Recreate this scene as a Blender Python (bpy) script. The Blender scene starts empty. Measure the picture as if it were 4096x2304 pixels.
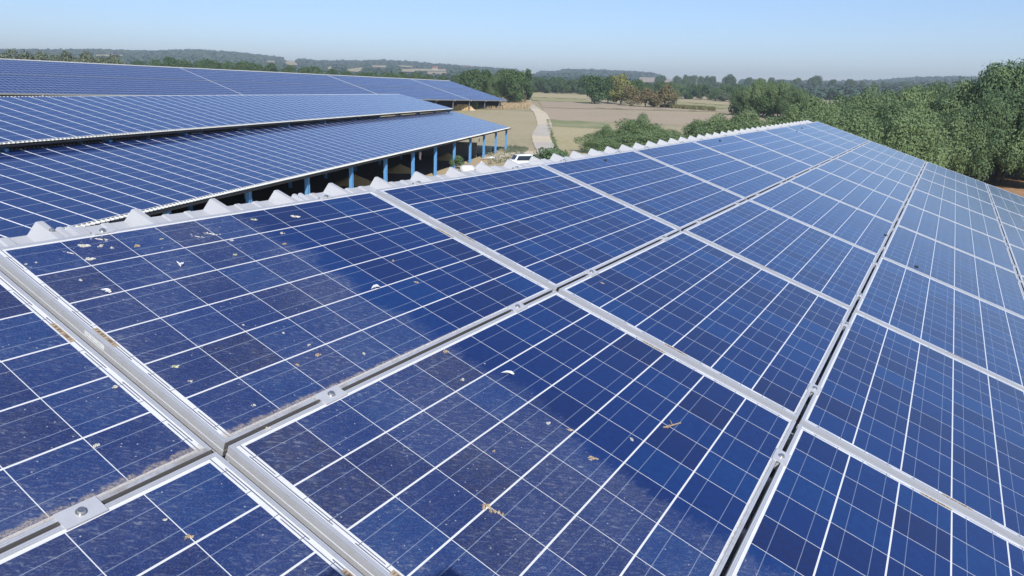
import bpy, bmesh, math, random
import numpy as np
from mathutils import Matrix, Vector, noise as mnoise

S = bpy.context.scene
COL = S.collection
PI = math.pi
random.seed(11)

# ------------------------------------------------------------------ camera
# the camera stands at the world origin, about 11 m above the farmyard; X runs along the near ridge
CAM_R = Vector((0.53804, -0.842538, 0.025365))
CAM_D = Vector((-0.196962, -0.154924, -0.968093))
CAM_F = Vector((0.819585, 0.515877, -0.249303))
FPX, PPX, PPY = 2960.40, 1883.27, 1111.67      # focal length and optical centre of the 4096 x 2304 photograph
cam_data = bpy.data.cameras.new("camera")
cam = bpy.data.objects.new("camera", cam_data)
COL.objects.link(cam)
m = Matrix.Identity(4)
for i in range(3):
    m[i][0] = CAM_R[i]; m[i][1] = -CAM_D[i]; m[i][2] = -CAM_F[i]
cam.matrix_world = m
cam_data.sensor_width = 36.0
cam_data.lens = FPX / 4096 * 36
cam_data.shift_x = (2048 - PPX) / 4096
cam_data.shift_y = -(1152 - PPY) / 4096
cam_data.clip_start = 0.05
cam_data.clip_end = 30000
S.camera = cam

# ------------------------------------------------------------------ light
SUN_EL, SUN_AZ = math.radians(38.5), math.radians(-139.5)      # direction towards the sun, from +X
world = bpy.data.worlds.new("World")
S.world = world
world.use_nodes = True
wn = world.node_tree
sky = wn.nodes.new("ShaderNodeTexSky")
sky.sky_type = 'NISHITA'
sky.sun_disc = False
sky.sun_elevation = SUN_EL
sky.sun_rotation = PI / 2 - SUN_AZ
sky.altitude = 200
sky.air_density = 1.0
sky.dust_density = 0.1
sky.ozone_density = 4.5
bg = wn.nodes["Background"]
tint = wn.nodes.new("ShaderNodeMix"); tint.data_type = 'RGBA'; tint.blend_type = 'MULTIPLY'; tint.inputs[0].default_value = 1.0
tint.inputs[7].default_value = (1.04, 1.06, 1.22, 1)
wn.links.new(sky.outputs[0], tint.inputs[6]); wn.links.new(tint.outputs[2], bg.inputs[0])
bg.inputs[1].default_value = 0.095
sd = bpy.data.lights.new("sun", 'SUN')
sd.energy = 4.2
sd.angle = math.radians(0.53)
sd.color = (1.0, 0.955, 0.88)
sun = bpy.data.objects.new("sun", sd)
COL.objects.link(sun)
sv = Vector((math.cos(SUN_EL) * math.cos(SUN_AZ), math.cos(SUN_EL) * math.sin(SUN_AZ), math.sin(SUN_EL)))
sun.rotation_euler = sv.to_track_quat('Z', 'Y').to_euler()
S.view_settings.view_transform = 'Standard'
S.view_settings.look = 'None'
S.view_settings.exposure = 0.36
S.view_settings.gamma = 1.0

# ------------------------------------------------------------------ helpers: picture rays
def ray(u, v):
    return (CAM_R * ((u - PPX) / FPX) + CAM_D * ((v - PPY) / FPX) + CAM_F)
def proj(p):
    p = Vector(p); z = p.dot(CAM_F)
    return (PPX + FPX * p.dot(CAM_R) / z, PPY + FPX * p.dot(CAM_D) / z)
def hor(u):
    k = (u - PPX) / FPX
    return PPY - (CAM_R.z * k + CAM_F.z) / CAM_D.z * FPX
def az_of(u):
    d = ray(u, hor(u)); return math.atan2(d.y, d.x)

# ------------------------------------------------------------------ helpers: shader expressions
class X:
    """a tiny arithmetic layer over shader math nodes"""
    def __init__(s, nt, v): s.nt, s.v = nt, v
    def _op(s, op, *o):
        n = s.nt.nodes.new("ShaderNodeMath"); n.operation = op
        for i, a in enumerate((s,) + o):
            if isinstance(a, X): a = a.v
            if isinstance(a, (int, float)): n.inputs[i].default_value = a
            else: s.nt.links.new(a, n.inputs[i])
        return X(s.nt, n.outputs[0])
    def __add__(s, o): return s._op('ADD', o)
    __radd__ = __add__
    def __sub__(s, o): return s._op('SUBTRACT', o)
    def __rsub__(s, o): return X(s.nt, o)._op('SUBTRACT', s) if not isinstance(o, X) else o - s
    def __mul__(s, o): return s._op('MULTIPLY', o)
    __rmul__ = __mul__
    def __truediv__(s, o): return s._op('DIVIDE', o)
    def lt(s, o): return s._op('LESS_THAN', o)
    def gt(s, o): return s._op('GREATER_THAN', o)
    def fract(s): return s._op('FRACT')
    def floor(s): return s._op('FLOOR')
    def abs(s): return s._op('ABSOLUTE')
    def max(s, o): return s._op('MAXIMUM', o)
    def min(s, o): return s._op('MINIMUM', o)
    def inv(s): return X(s.nt, 1.0)._op('SUBTRACT', s)
    def pow(s, o): return s._op('POWER', o)
    def sm(s, a, b):
        n = s.nt.nodes.new("ShaderNodeMapRange"); n.interpolation_type = 'SMOOTHSTEP'
        s.nt.links.new(s.v, n.inputs[0]); n.inputs[1].default_value = a; n.inputs[2].default_value = b
        return X(s.nt, n.outputs[0])

class M:
    """material builder"""
    def __init__(s, name, rough=0.5, spec=0.5, metal=0.0):
        s.m = bpy.data.materials.new(name); s.m.use_nodes = True; s.nt = s.m.node_tree
        s.b = s.nt.nodes["Principled BSDF"]
        s.b.inputs["Roughness"].default_value = rough
        s.b.inputs["Specular IOR Level"].default_value = spec
        s.b.inputs["Metallic"].default_value = metal
    def node(s, t, **k):
        n = s.nt.nodes.new(t)
        for a, b in k.items(): setattr(n, a, b)
        return n
    def link(s, a, b): s.nt.links.new(a.v if isinstance(a, X) else a, b)
    def x(s, v): return X(s.nt, v)
    def coord(s, k="Object"): return s.node("ShaderNodeTexCoord").outputs[k]
    def pos(s): return s.node("ShaderNodeNewGeometry").outputs["Position"]
    def uv(s):
        n = s.node("ShaderNodeSeparateXYZ"); s.link(s.coord("UV"), n.inputs[0])
        return X(s.nt, n.outputs[0]), X(s.nt, n.outputs[1])
    def xyz(s, vec):
        n = s.node("ShaderNodeSeparateXYZ"); s.link(vec, n.inputs[0])
        return [X(s.nt, o) for o in n.outputs]
    def comb(s, *a):
        n = s.node("ShaderNodeCombineXYZ")
        for i, q in enumerate(a):
            if isinstance(q, X): s.link(q, n.inputs[i])
            else: n.inputs[i].default_value = q
        return n.outputs[0]
    def scale(s, vec, sc):
        n = s.node("ShaderNodeVectorMath", operation='MULTIPLY'); s.link(vec, n.inputs[0]); n.inputs[1].default_value = sc
        return n.outputs[0]
    def noise(s, vec, sc, det=3, rough=0.55, dist=0.0):
        n = s.node("ShaderNodeTexNoise"); s.link(vec, n.inputs["Vector"])
        n.inputs["Scale"].default_value = sc; n.inputs["Detail"].default_value = det
        n.inputs["Roughness"].default_value = rough; n.inputs["Distortion"].default_value = dist
        return X(s.nt, n.outputs["Fac"])
    def vor(s, vec, sc, out="Distance", feature='F1', rand=1.0):
        n = s.node("ShaderNodeTexVoronoi", feature=feature); s.link(vec, n.inputs["Vector"])
        n.inputs["Scale"].default_value = sc; n.inputs["Randomness"].default_value = rand
        return X(s.nt, n.outputs[out])
    def white(s, vec):
        n = s.node("ShaderNodeTexWhiteNoise", noise_dimensions='3D'); s.link(vec, n.inputs["Vector"])
        return X(s.nt, n.outputs["Value"])
    def mix(s, f, a, b):
        n = s.node("ShaderNodeMix", data_type='RGBA')
        for i, q in ((0, f), (6, a), (7, b)):
            if isinstance(q, X): s.link(q, n.inputs[i])
            elif isinstance(q, (int, float)): n.inputs[i].default_value = q
            elif isinstance(q, tuple): n.inputs[i].default_value = (q[0], q[1], q[2], 1)
            else: s.link(q, n.inputs[i])
        return n.outputs[2]
    def ramp(s, f, stops):
        n = s.node("ShaderNodeValToRGB"); s.link(f, n.inputs[0])
        e = n.color_ramp.elements
        while len(e) > 1: e.remove(e[-1])
        e[0].position = stops[0][0]; e[0].color = (*stops[0][1], 1)
        for p, c in stops[1:]:
            q = e.new(p); q.color = (*c, 1)
        return n.outputs[0]
    def col(s, c):
        if isinstance(c, tuple): s.b.inputs["Base Color"].default_value = (*c, 1)
        else: s.link(c, s.b.inputs["Base Color"])
    def rough(s, r): s.link(r, s.b.inputs["Roughness"])
    def bump(s, h, strength=0.3, dist=0.01):
        n = s.node("ShaderNodeBump"); n.inputs["Strength"].default_value = strength; n.inputs["Distance"].default_value = dist
        s.link(h, n.inputs["Height"]); s.link(n.outputs[0], s.b.inputs["Normal"])

def plain(name, c, rough=0.6, spec=0.4, metal=0.0, var=0.12, sc=8.0):
    q = M(name, rough, spec, metal)
    n = q.noise(q.coord(), sc, 4)
    lo = tuple(v * (1 - var) for v in c); hi = tuple(min(1, v * (1 + var)) for v in c)
    q.col(q.mix(n, lo, hi))
    return q.m

# ------------------------------------------------------------------ helpers: meshes and tags
def tag(o, label=None, cat=None, group=None, kind=None):
    if label: o["label"] = label
    if cat: o["category"] = cat
    if group: o["group"] = group
    if kind: o["kind"] = kind
    return o

def empty(name, mat, label, cat, group=None):
    o = bpy.data.objects.new(name, None); COL.objects.link(o)
    o.matrix_world = mat; o.empty_display_size = 0.2
    return tag(o, label, cat, group)

class MB:
    """collects quads and boxes into one mesh"""
    def __init__(s): s.v, s.f, s.uv, s.mi, s.smooth = [], [], [], [], False
    def quad(s, pts, uv=None, mi=0):
        n = len(s.v); s.v += [tuple(p) for p in pts]; s.f.append(tuple(range(n, n + len(pts))))
        s.uv.append(uv or [(0, 0)] * len(pts)); s.mi.append(mi)
    def box(s, a, b, mi=0, mat=None):
        x0, y0, z0 = a; x1, y1, z1 = b
        p = [(x0, y0, z0), (x1, y0, z0), (x1, y1, z0), (x0, y1, z0), (x0, y0, z1), (x1, y0, z1), (x1, y1, z1), (x0, y1, z1)]
        if mat is not None: p = [tuple(mat @ Vector(q)) for q in p]
        for f in ((3, 2, 1, 0), (4, 5, 6, 7), (0, 1, 5, 4), (1, 2, 6, 5), (2, 3, 7, 6), (3, 0, 4, 7)):
            s.quad([p[i] for i in f], mi=mi)
    def beam(s, a, b, w, h, mi=0, up=Vector((0, 0, 1))):
        a, b = Vector(a), Vector(b); d = (b - a); L = d.length; d.normalize()
        sx = d.cross(up); sx = sx.normalized() if sx.length > 1e-4 else Vector((1, 0, 0)); sz = sx.cross(d).normalized()
        mt = Matrix((( sx.x, d.x, sz.x, a.x), (sx.y, d.y, sz.y, a.y), (sx.z, d.z, sz.z, a.z), (0, 0, 0, 1)))
        s.box((-w / 2, 0, -h / 2), (w / 2, L, h / 2), mi, mt)
    def cyl(s, c, r, h, n=16, mi=0, r2=None, axis=None, cap=True):
        c = Vector(c); r2 = r if r2 is None else r2
        q = (axis or Vector((0, 0, 1))).to_track_quat('Z', 'Y')
        lo = [c + q @ Vector((r * math.cos(2 * PI * i / n), r * math.sin(2 * PI * i / n), 0)) for i in range(n)]
        hi = [c + q @ Vector((r2 * math.cos(2 * PI * i / n), r2 * math.sin(2 * PI * i / n), h)) for i in range(n)]
        for i in range(n):
            j = (i + 1) % n; s.quad([lo[i], lo[j], hi[j], hi[i]], mi=mi)
        if cap: s.quad(hi, mi=mi); s.quad(lo[::-1], mi=mi)
    def mesh(s, name, mats):
        me = bpy.data.meshes.new(name)
        me.from_pydata(s.v, [], s.f)
        uvl = me.uv_layers.new(name="UVMap")
        flat = [c for f in s.uv for q in f for c in q]
        uvl.data.foreach_set("uv", flat)
        me.polygons.foreach_set("material_index", s.mi)
        if s.smooth: me.polygons.foreach_set("use_smooth", [True] * len(s.f))
        for q in (mats if isinstance(mats, (list, tuple)) else [mats]): me.materials.append(q)
        me.update()
        return me
    def obj(s, name, mats, parent=None):
        return link_mesh(name, s.mesh(name, mats), parent)

def link_mesh(name, me, parent=None):
    o = bpy.data.objects.new(name, me); COL.objects.link(o)
    if parent is not None: o.parent = parent
    return o

def np_mesh(name, verts, faces, mats, mi=None, smooth=False):
    me = bpy.data.meshes.new(name)
    nv, nf, k = len(verts), len(faces), faces.shape[1]
    me.vertices.add(nv); me.vertices.foreach_set("co", np.asarray(verts, np.float32).ravel())
    me.loops.add(nf * k); me.loops.foreach_set("vertex_index", np.asarray(faces, np.int32).ravel())
    me.polygons.add(nf)
    me.polygons.foreach_set("loop_start", np.arange(0, nf * k, k, dtype=np.int32))
    me.polygons.foreach_set("loop_total", np.full(nf, k, np.int32))
    if mi is not None: me.polygons.foreach_set("material_index", np.asarray(mi, np.int32))
    me.polygons.foreach_set("use_smooth", np.full(nf, smooth, bool))
    for q in (mats if isinstance(mats, (list, tuple)) else [mats]): me.materials.append(q)
    me.update(calc_edges=True)
    return me

def copy_tree(o, parent=None):
    c = o.copy(); COL.objects.link(c)
    if parent is not None: c.parent = parent
    for ch in list(o.children): copy_tree(ch, c)
    return c

ORD = ["first", "second", "third", "fourth", "fifth", "sixth", "seventh", "eighth", "ninth", "tenth", "eleventh", "twelfth",
       "thirteenth", "fourteenth", "fifteenth", "sixteenth", "seventeenth", "eighteenth", "nineteenth"]
TENS = {2: "twent", 3: "thirt", 4: "fort", 5: "fift", 6: "sixt", 7: "sevent"}
def ordinal(n):            # 1-based
    if n <= 19: return ORD[n - 1]
    t, u = divmod(n, 10)
    return TENS[t] + "ieth" if u == 0 else TENS[t] + "y-" + ORD[u - 1]

# ------------------------------------------------------------------ near roof frame: A along the ridge, B down the slope
SL = math.radians(18.2)
CA, CB, CN = -0.97099, 1.95611, 1.13779        # camera position in the roof plane frame (along, down, above)
AX = Vector((1, 0, 0)); BX = Vector((0, -math.cos(SL), -math.sin(SL))); NX = Vector((0, -math.sin(SL), math.cos(SL)))
def RP(a, b, n=0.0):
    return AX * (a - CA) + BX * (b - CB) + NX * (n - CN)
def RM(a, b, n=0.0):       # frame: local x along, y up the slope, z out of the roof
    p = RP(a, b, n)
    return Matrix(((AX.x, -BX.x, NX.x, p.x), (AX.y, -BX.y, NX.y, p.y), (AX.z, -BX.z, NX.z, p.z), (0, 0, 0, 1)))
def roof_hit(u, v, n=0.0): # where a picture ray meets the panel plane
    d = ray(u, v); t = (n - CN) / d.dot(NX)
    p = d * t
    return p.dot(AX) + CA, p.dot(BX) + CB
PL, PW, PH = 1.640, 1.000, 0.036
PA, PB = 1.675, 1.012
A0, B0 = 0.0165, 0.005

# ------------------------------------------------------------------ materials
def glass_material(name, dusty):
    q = M(name, 0.16, 0.5)
    u, v = q.uv()
    cu = (u - 0.031) / 0.158; cv = (v - 0.0195) / 0.161
    fu, fv = cu.fract(), cv.fract()
    inu = cu.gt(0) * cu.lt(10) * fu.lt(156 / 158.)
    inv = cv.gt(0) * cv.lt(6) * fv.lt(156.2 / 161.)
    cell = inu * inv
    d = fv * 0.161
    bus = ((d - 0.040).abs().lt(0.0010)).max((d - 0.117).abs().lt(0.0010))
    info = q.node("ShaderNodeObjectInfo")
    rnd = X(q.nt, info.outputs["Random"])
    att = q.node("ShaderNodeAttribute", attribute_name="pid")
    pid = rnd * 91.7 + X(q.nt, att.outputs["Fac"])
    idv = q.comb(cu.floor() + pid * 13.0, cv.floor() + pid * 7.0, pid)
    cr = q.white(idv)
    uvv = q.coord("UV")
    pv = q.node("ShaderNodeVectorMath", operation='ADD'); q.link(uvv, pv.inputs[0]); q.link(q.comb(pid * 3.1, pid * 5.3, pid), pv.inputs[1])
    grain = q.vor(pv.outputs[0], 70, "Color")
    gx = q.xyz(grain.v)[0]
    tone = (cr * 0.75 + gx * 0.25) if dusty else (cr * 0.2 + 0.5)
    c = q.ramp(tone, [(0.0, (0.0140, 0.0190, 0.074)), (0.22, (0.0100, 0.0225, 0.100)), (0.62, (0.0088, 0.029, 0.130)), (1.0, (0.0090, 0.043, 0.160))])
    c = q.mix(bus, c, (0.16, 0.20, 0.29))
    back = q.mix(q.noise(pv.outputs[0], 30, 3), (0.66, 0.66, 0.64), (0.80, 0.80, 0.79))
    # connecting ribbons in the short margins
    ue = u.min(X(q.nt, PL)._op('SUBTRACT', u))
    blk = ((v - 0.0195) / 0.322)
    g1 = (ue - 0.0165).abs().lt(0.0016) * blk.fract().gt(0.10) * blk.fract().lt(0.90)
    g2 = (ue - 0.0235).abs().lt(0.0014) * (blk + 0.5).fract().gt(0.16) * (blk + 0.5).fract().lt(0.84)
    stub = bus * ue.lt(0.031) * ue.gt(0.016)
    rib = g1.max(g2).max(stub)
    back = q.mix(rib, back, (0.12, 0.13, 0.17))
    if not dusty:
        rowgap = inu * inv.inv() ; colgap = inv * inu.inv() * ue.gt(0.03)
        endm = ue.lt(0.031); back = q.mix(endm, (0.16, 0.20, 0.32), (0.86, 0.87, 0.88)); back = q.mix(rowgap, back, (0.10, 0.13, 0.24)); back = q.mix(colgap, back, (0.045, 0.07, 0.17))
    col = q.mix(cell, back, c)
    rough = 0.16
    if dusty:
        p = q.pos()
        dot = lambda vec: X(q.nt, (lambda n: (q.link(p, n.inputs[0]), setattr(n.inputs[1], "default_value", vec), n.outputs["Value"])[2])(q.node("ShaderNodeVectorMath", operation='DOT_PRODUCT')))
        A = dot(AX) + CA; B = dot(BX) + CB
        Bc = B
        ab = q.comb(A, B, 0.0)
        # the dusty part ends along a wavy wiped line about 0.9 m from the gap; beyond the second row it bends in
        wav = q.noise(q.comb(A * 0.6, B * 2.2, 3.0), 2.2, 3, 0.6)
        fine = q.noise(q.comb(A * 9.0 + B * 5.0, B * 26.0 - A * 8.0, 0.0), 3.0, 4, 0.7)
        edge = (B - 1.25).max(0.0) * -0.17 + 0.88 + (B - 1.9).max(0.0) * 0.24
        ins = (edge - A + (wav - 0.5) * 0.30 + (fine - 0.5) * 0.14).sm(-0.02, 0.045)
        ins = ins * B.lt(2.6)
        patch = q.noise(ab, 2.6, 4, 0.6)
        streak = q.noise(q.comb(A * 3.0 + B * 2.0, B * 9.0 - A * 6.0, 1.0), 5.0, 5, 0.72, 0.4)
        film = patch.sm(0.34, 0.66) * 0.75 + 0.30
        scr = streak.sm(0.52, 0.74)
        blot = q.noise(q.comb(A, B, 9.0), 9.0, 4, 0.7).sm(0.50, 0.72)
        s2 = q.noise(q.comb(A * 7.0 + B * 3.0, B * 16.0 - A * 15.0, 7.0), 6.0, 5, 0.78, 0.5).sm(0.50, 0.70)
        grit = q.noise(q.comb(A, B, 3.0), 210.0, 3, 0.8).sm(0.45, 0.75)
        dust = ins * (film * 0.055 + scr * film * 0.10 + s2 * film * 0.30 + grit * 0.13 + blot * s2 * 0.20)
        # fine flecks
        fl = q.vor(ab, 46, "Distance"); flr = q.xyz(q.vor(ab, 46, "Color").v)[0]
        fleck = fl.lt(0.085) * flr.gt(0.52) * ins.max(0.08)
        fl2 = q.vor(q.comb(A * 1.0 + B * .6, B * 2.6 - A * 1.2, 4.0), 34, "Distance")
        dash = fl2.lt(0.06) * ins
        # dirt washed down against the lower frame
        vb = X(q.nt, PW - 0.0125)._op('SUBTRACT', v)
        nb = q.noise(q.comb(A * 16.0, B * 7.0, 2.0), 3.0, 5, 0.75)
        heavy = (X(q.nt, 1.5)._op('SUBTRACT', A)).sm(0.0, 1.6) * B.lt(1.1)
        band = (heavy * 0.020 + 0.006) * (nb * 1.5 + 0.05)
        low = (band - vb).sm(-0.002, 0.006) * nb.sm(0.28, 0.52)
        low = (low * (q.noise(q.comb(A * 60.0, B * 60.0, 5.0), 3.0, 4, 0.75).sm(0.38, 0.58) * 0.85 + 0.15)).max((X(q.nt, 0.010)._op('SUBTRACT', vb)).sm(-0.004, 0.01) * heavy * 0.8)
        col = q.mix(dust, col, (0.40, 0.42, 0.43))
        col = q.mix(fleck * 0.55, col, (0.55, 0.56, 0.52))
        col = q.mix(dash * 0.30, col, (0.5, 0.5, 0.5))
        col = q.mix(low * 0.85, col, q.mix(nb, (0.15, 0.115, 0.085), (0.46, 0.40, 0.33)))
        r = (dust * 2.2 + low * 0.6 + 0.15).min(0.85)
        q.rough(r)
        q.col(col)
    else:
        q.col(col)
    q.b.inputs["IOR"].default_value = 1.62
    return q.m

MAT = {}
MAT["glass_near"] = glass_material("solar glass near roof", True)
MAT["glass_far"] = glass_material("solar glass barns", False)

def frame_material():
    q = M("anodised aluminium frame", 0.42, 0.5, 0.0)
    u, v = q.uv()
    n = q.noise(q.scale(q.coord(), (3, 60, 60)), 6, 3)
    c = q.mix(n, (0.52, 0.53, 0.55), (0.66, 0.67, 0.69))
    # u carries the distance across the lip: fine extruded grooves
    g = (u * 210.0).fract().lt(0.17) * v.gt(0.5) * v.lt(2.5)
    c = q.mix(g * 0.6, c, (0.20, 0.21, 0.24))
    p = q.pos()
    dd = q.node("ShaderNodeVectorMath", operation='DOT_PRODUCT'); q.link(p, dd.inputs[0]); dd.inputs[1].default_value = AX
    A = X(q.nt, dd.outputs["Value"]) + CA
    dirt = q.noise(p, 22, 5, 0.7).sm(0.42, 0.66) * (X(q.nt, 2.0)._op('SUBTRACT', A)).sm(0.0, 2.4)
    low = v.gt(1.5)     # lower lip carries more dirt
    c = q.mix(dirt * (low * 0.62 + 0.14), c, (0.33, 0.29, 0.24))
    sd_ = q.noise(p, 120, 3, 0.8)
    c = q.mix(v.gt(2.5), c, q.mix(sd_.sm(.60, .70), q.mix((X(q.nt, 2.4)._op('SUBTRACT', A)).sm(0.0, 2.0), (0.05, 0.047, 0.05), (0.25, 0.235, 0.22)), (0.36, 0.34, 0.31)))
    q.col(c)
    q.b.inputs["Metallic"].default_value = 0.35
    return q.m
MAT["frame"] = frame_material()
def far_frame():
    q = M("bright module frame", 0.5, 0.4); u, v = q.uv()
    q.col(q.mix(v.gt(2.5), (0.86, 0.87, 0.88), (0.22, 0.27, 0.38))); return q.m
MAT["frame_far"] = far_frame()
MAT["metal"] = plain("galvanised clamp metal", (0.50, 0.51, 0.53), 0.45, 0.5, 0.15, 0.10, 30)
MAT["steel"] = plain("stainless bolt steel", (0.55, 0.54, 0.52), 0.25, 0.5, 0.85, 0.15, 60)
def sheet_material():
    q = M("coated trapezoidal sheet", 0.45, 0.4)
    n = q.noise(q.pos(), 5, 5, 0.65); n2 = q.noise(q.pos(), 90, 2)
    c = q.mix(n, (0.40, 0.405, 0.415), (0.475, 0.48, 0.49))
    c = q.mix(n2.sm(0.66, 0.74) * 0.4, c, (0.40, 0.38, 0.34))
    st_ = q.noise(q.scale(q.pos(), (14, 3, 3)), 2.0, 5, 0.7)
    c = q.mix(st_.sm(0.52, 0.70) * 0.28, c, (0.25, 0.24, 0.21))
    q.col(c); return q.m
MAT["sheet"] = sheet_material()
MAT["white_sheet"] = plain("weathered pale eave sheet", (0.62, 0.62, 0.58), 0.5, 0.4, 0, 0.2, 3)
MAT["blue_post"] = plain("sky blue painted steel", (0.105, 0.29, 0.56), 0.45, 0.4, 0, 0.16, 3)
MAT["dark_steel"] = plain("dull grey steel purlins", (0.16, 0.18, 0.21), 0.6, 0.3, 0, 0.2, 2)
MAT["black_steel"] = plain("dark weathered gutter", (0.035, 0.040, 0.048), 0.6, 0.3, 0, 0.3, 2)
MAT["grey_trim"] = plain("grey zinc gutter", (0.30, 0.32, 0.34), 0.5, 0.4, 0.2, 0.15, 1.5)
MAT["concrete"] = plain("grey concrete block wall", (0.17, 0.165, 0.155), 0.85, 0.2, 0, 0.2, 2)
MAT["cladding"] = plain("brown grey timber cladding", (0.075, 0.065, 0.06), 0.85, 0.2, 0, 0.3, 2)

# ------------------------------------------------------------------ terrain
SKYLINE = [(-900, 215), (0, 214), (200, 214), (400, 212), (520, 214), (600, 216), (690, 212), (780, 210), (930, 216), (1100, 232), (1200, 240), (1270, 246),
           (1400, 246), (1540, 244), (1700, 254), (1860, 266), (2030, 276), (2160, 288), (2215, 286), (2270, 279), (2400, 282), (2500, 287), (2600, 294), (2660, 306),
           (2760, 318), (2900, 318), (3100, 324), (3300, 330), (3500, 330), (3640, 322), (3800, 322), (3950, 326), (4096, 334), (4800, 344)]
R_SKY = 3200.0
sk_az = np.array([az_of(u) for u, v in SKYLINE][::-1])
sk_el = np.array([math.atan((hor(u) - v - 17) / FPX) for u, v in SKYLINE][::-1])
BR = np.array([0, 150, 200, 270, 330, 500, 740, 900.])
BZ = np.array([-10.8, -10.8, -9.3, -6.9, -6.5, -5.2, -3.0, -1.0])
def zt(x, y):
    x = np.asarray(x, float); y = np.asarray(y, float)
    r = np.hypot(x, y); th = np.arctan2(y, x)
    base = np.interp(r, BR, BZ)
    base = np.where(r < 740, base, -3.0)
    zs = R_SKY * np.tan(np.interp(th, sk_az, sk_el))
    t = np.clip((r - 740) / (R_SKY - 740), 0, 1)
    g = t ** 1.35
    und = (np.sin(x * 0.0041 + 1.3) * np.cos(y * 0.0057 - 0.4) + 0.6 * np.sin(x * 0.0103 + y * 0.0071)) * 3.5 * np.clip(t * 5, 0, 1) * np.clip((1 - t) * 4, 0, 1)
    small = (np.sin(x * 0.035) * np.cos(y * 0.041)) * 0.18
    z = base + (zs + 3.0) * g + und + small * np.clip(r / 150 - 0.7, 0, 1)
    over = np.clip(r - R_SKY, 0, None)
    return z - over * 0.09
def ground_hit(u, v, rmin=40.0, rmax=4500.0):
    d = ray(u, v); hl = math.hypot(d.x, d.y)
    rr = np.geomspace(rmin, rmax, 900)
    px, py, pz = d.x / hl * rr, d.y / hl * rr, d.z / hl * rr
    below = pz - zt(px, py) <= 0
    i = int(np.argmax(below)) if below.any() else len(rr) - 1
    i = max(i, 1)
    lo, hi = rr[i - 1], rr[i]
    for _ in range(14):
        mid = 0.5 * (lo + hi)
        if d.z / hl * mid - float(zt(d.x / hl * mid, d.y / hl * mid)) <= 0: hi = mid
        else: lo = mid
    return Vector((d.x / hl * hi, d.y / hl * hi, d.z / hl * hi))
def at_r(u, r):            # ground point on the column u of the photograph, r metres out
    a = az_of(u); x, y = r * math.cos(a), r * math.sin(a)
    return Vector((x, y, float(zt(x, y))))

def dry_material(name, c1, c2, c3, sc=1.0, streak=None):
    q = M(name, 0.95, 0.1)
    p = q.pos()
    n1 = q.noise(p, 0.035 * sc, 5, 0.6); n2 = q.noise(p, 0.9 * sc, 5, 0.7)
    c = q.mix(n1.sm(0.35, 0.65), c1, c2)
    c = q.mix(n2.sm(0.40, 0.75), c, c3)
    if streak:
        s = q.noise(q.scale(p, streak), 1.0, 3, 0.6)
        c = q.mix(s.sm(0.45, 0.62) * 0.35, c, c1)
    q.col(c)
    return q.m
MAT["ground"] = dry_material("dry pasture", (0.385, 0.325, 0.205), (0.325, 0.290, 0.175), (0.46, 0.385, 0.25))
MAT["hill"] = dry_material("wooded hill floor", (0.056, 0.084, 0.039), (0.042, 0.066, 0.034), (0.084, 0.112, 0.049), 0.3)
MAT["stubble"] = dry_material("brown stubble field", (0.39, 0.315, 0.225), (0.35, 0.29, 0.195), (0.44, 0.36, 0.26), 1.0, (0.02, 0.3, 0.0))
MAT["straw"] = dry_material("pale straw field", (0.414, 0.356, 0.207), (0.368, 0.322, 0.172), (0.483, 0.414, 0.265))
MAT["olive"] = dry_material("olive cut field", (0.288, 0.282, 0.132), (0.336, 0.312, 0.156), (0.384, 0.348, 0.204))
MAT["green"] = dry_material("irrigated green grass", (0.170, 0.215, 0.085), (0.34, 0.31, 0.19), (0.25, 0.26, 0.13), 2.0)
MAT["ochre"] = dry_material("bare ochre soil", (0.378, 0.226, 0.121), (0.326, 0.189, 0.105), (0.441, 0.284, 0.168))
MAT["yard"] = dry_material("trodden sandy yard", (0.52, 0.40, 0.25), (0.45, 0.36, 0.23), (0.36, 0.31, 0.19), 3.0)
MAT["track"] = dry_material("pale gravel track", (0.60, 0.51, 0.375), (0.54, 0.46, 0.33), (0.66, 0.57, 0.43), 3.0)
MAT["tarmac"] = dry_material("old bleached tarmac", (0.50, 0.455, 0.385), (0.44, 0.405, 0.345), (0.56, 0.50, 0.40), 3.0)
MAT["weeds"] = dry_material("dry weeds", (0.425, 0.325, 0.200), (0.325, 0.250, 0.150), (0.525, 0.425, 0.275), 4.0)

def build_terrain():
    rr = np.concatenate([np.linspace(0.5, 150, 16), np.linspace(160, 760, 40), np.geomspace(790, 3200, 60), np.linspace(3300, 6500, 12)])
    th = np.linspace(math.radians(-75), math.radians(105), 260)
    T, Rr = np.meshgrid(th, rr)
    x, y = Rr * np.cos(T), Rr * np.sin(T)
    v = np.stack([x, y, zt(x, y)], -1).reshape(-1, 3)
    n, k = len(rr), len(th)
    i = np.arange((n - 1)).reshape(-1, 1) * k + np.arange(k - 1)
    f = np.stack([i, i + k, i + k + 1, i + 1], -1).reshape(-1, 4)
    mi = (np.repeat(rr[:-1], k - 1) > 800).astype(int)
    me = np_mesh("terrain", v, f, [MAT["ground"], MAT["hill"]], mi, True)
    o = link_mesh("terrain", me); tag(o, "dry pasture rising to wooded hills", kind="structure"); return o
build_terrain()
# the land behind the camera
mb = MB(); mb.quad([(-400, -400, -10.85), (1.5, -400, -10.85), (1.5, 400, -10.85), (-400, 400, -10.85)])
tag(mb.obj("ground", MAT["ground"]), "flat farmyard ground under the near building", kind="structure")

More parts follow.
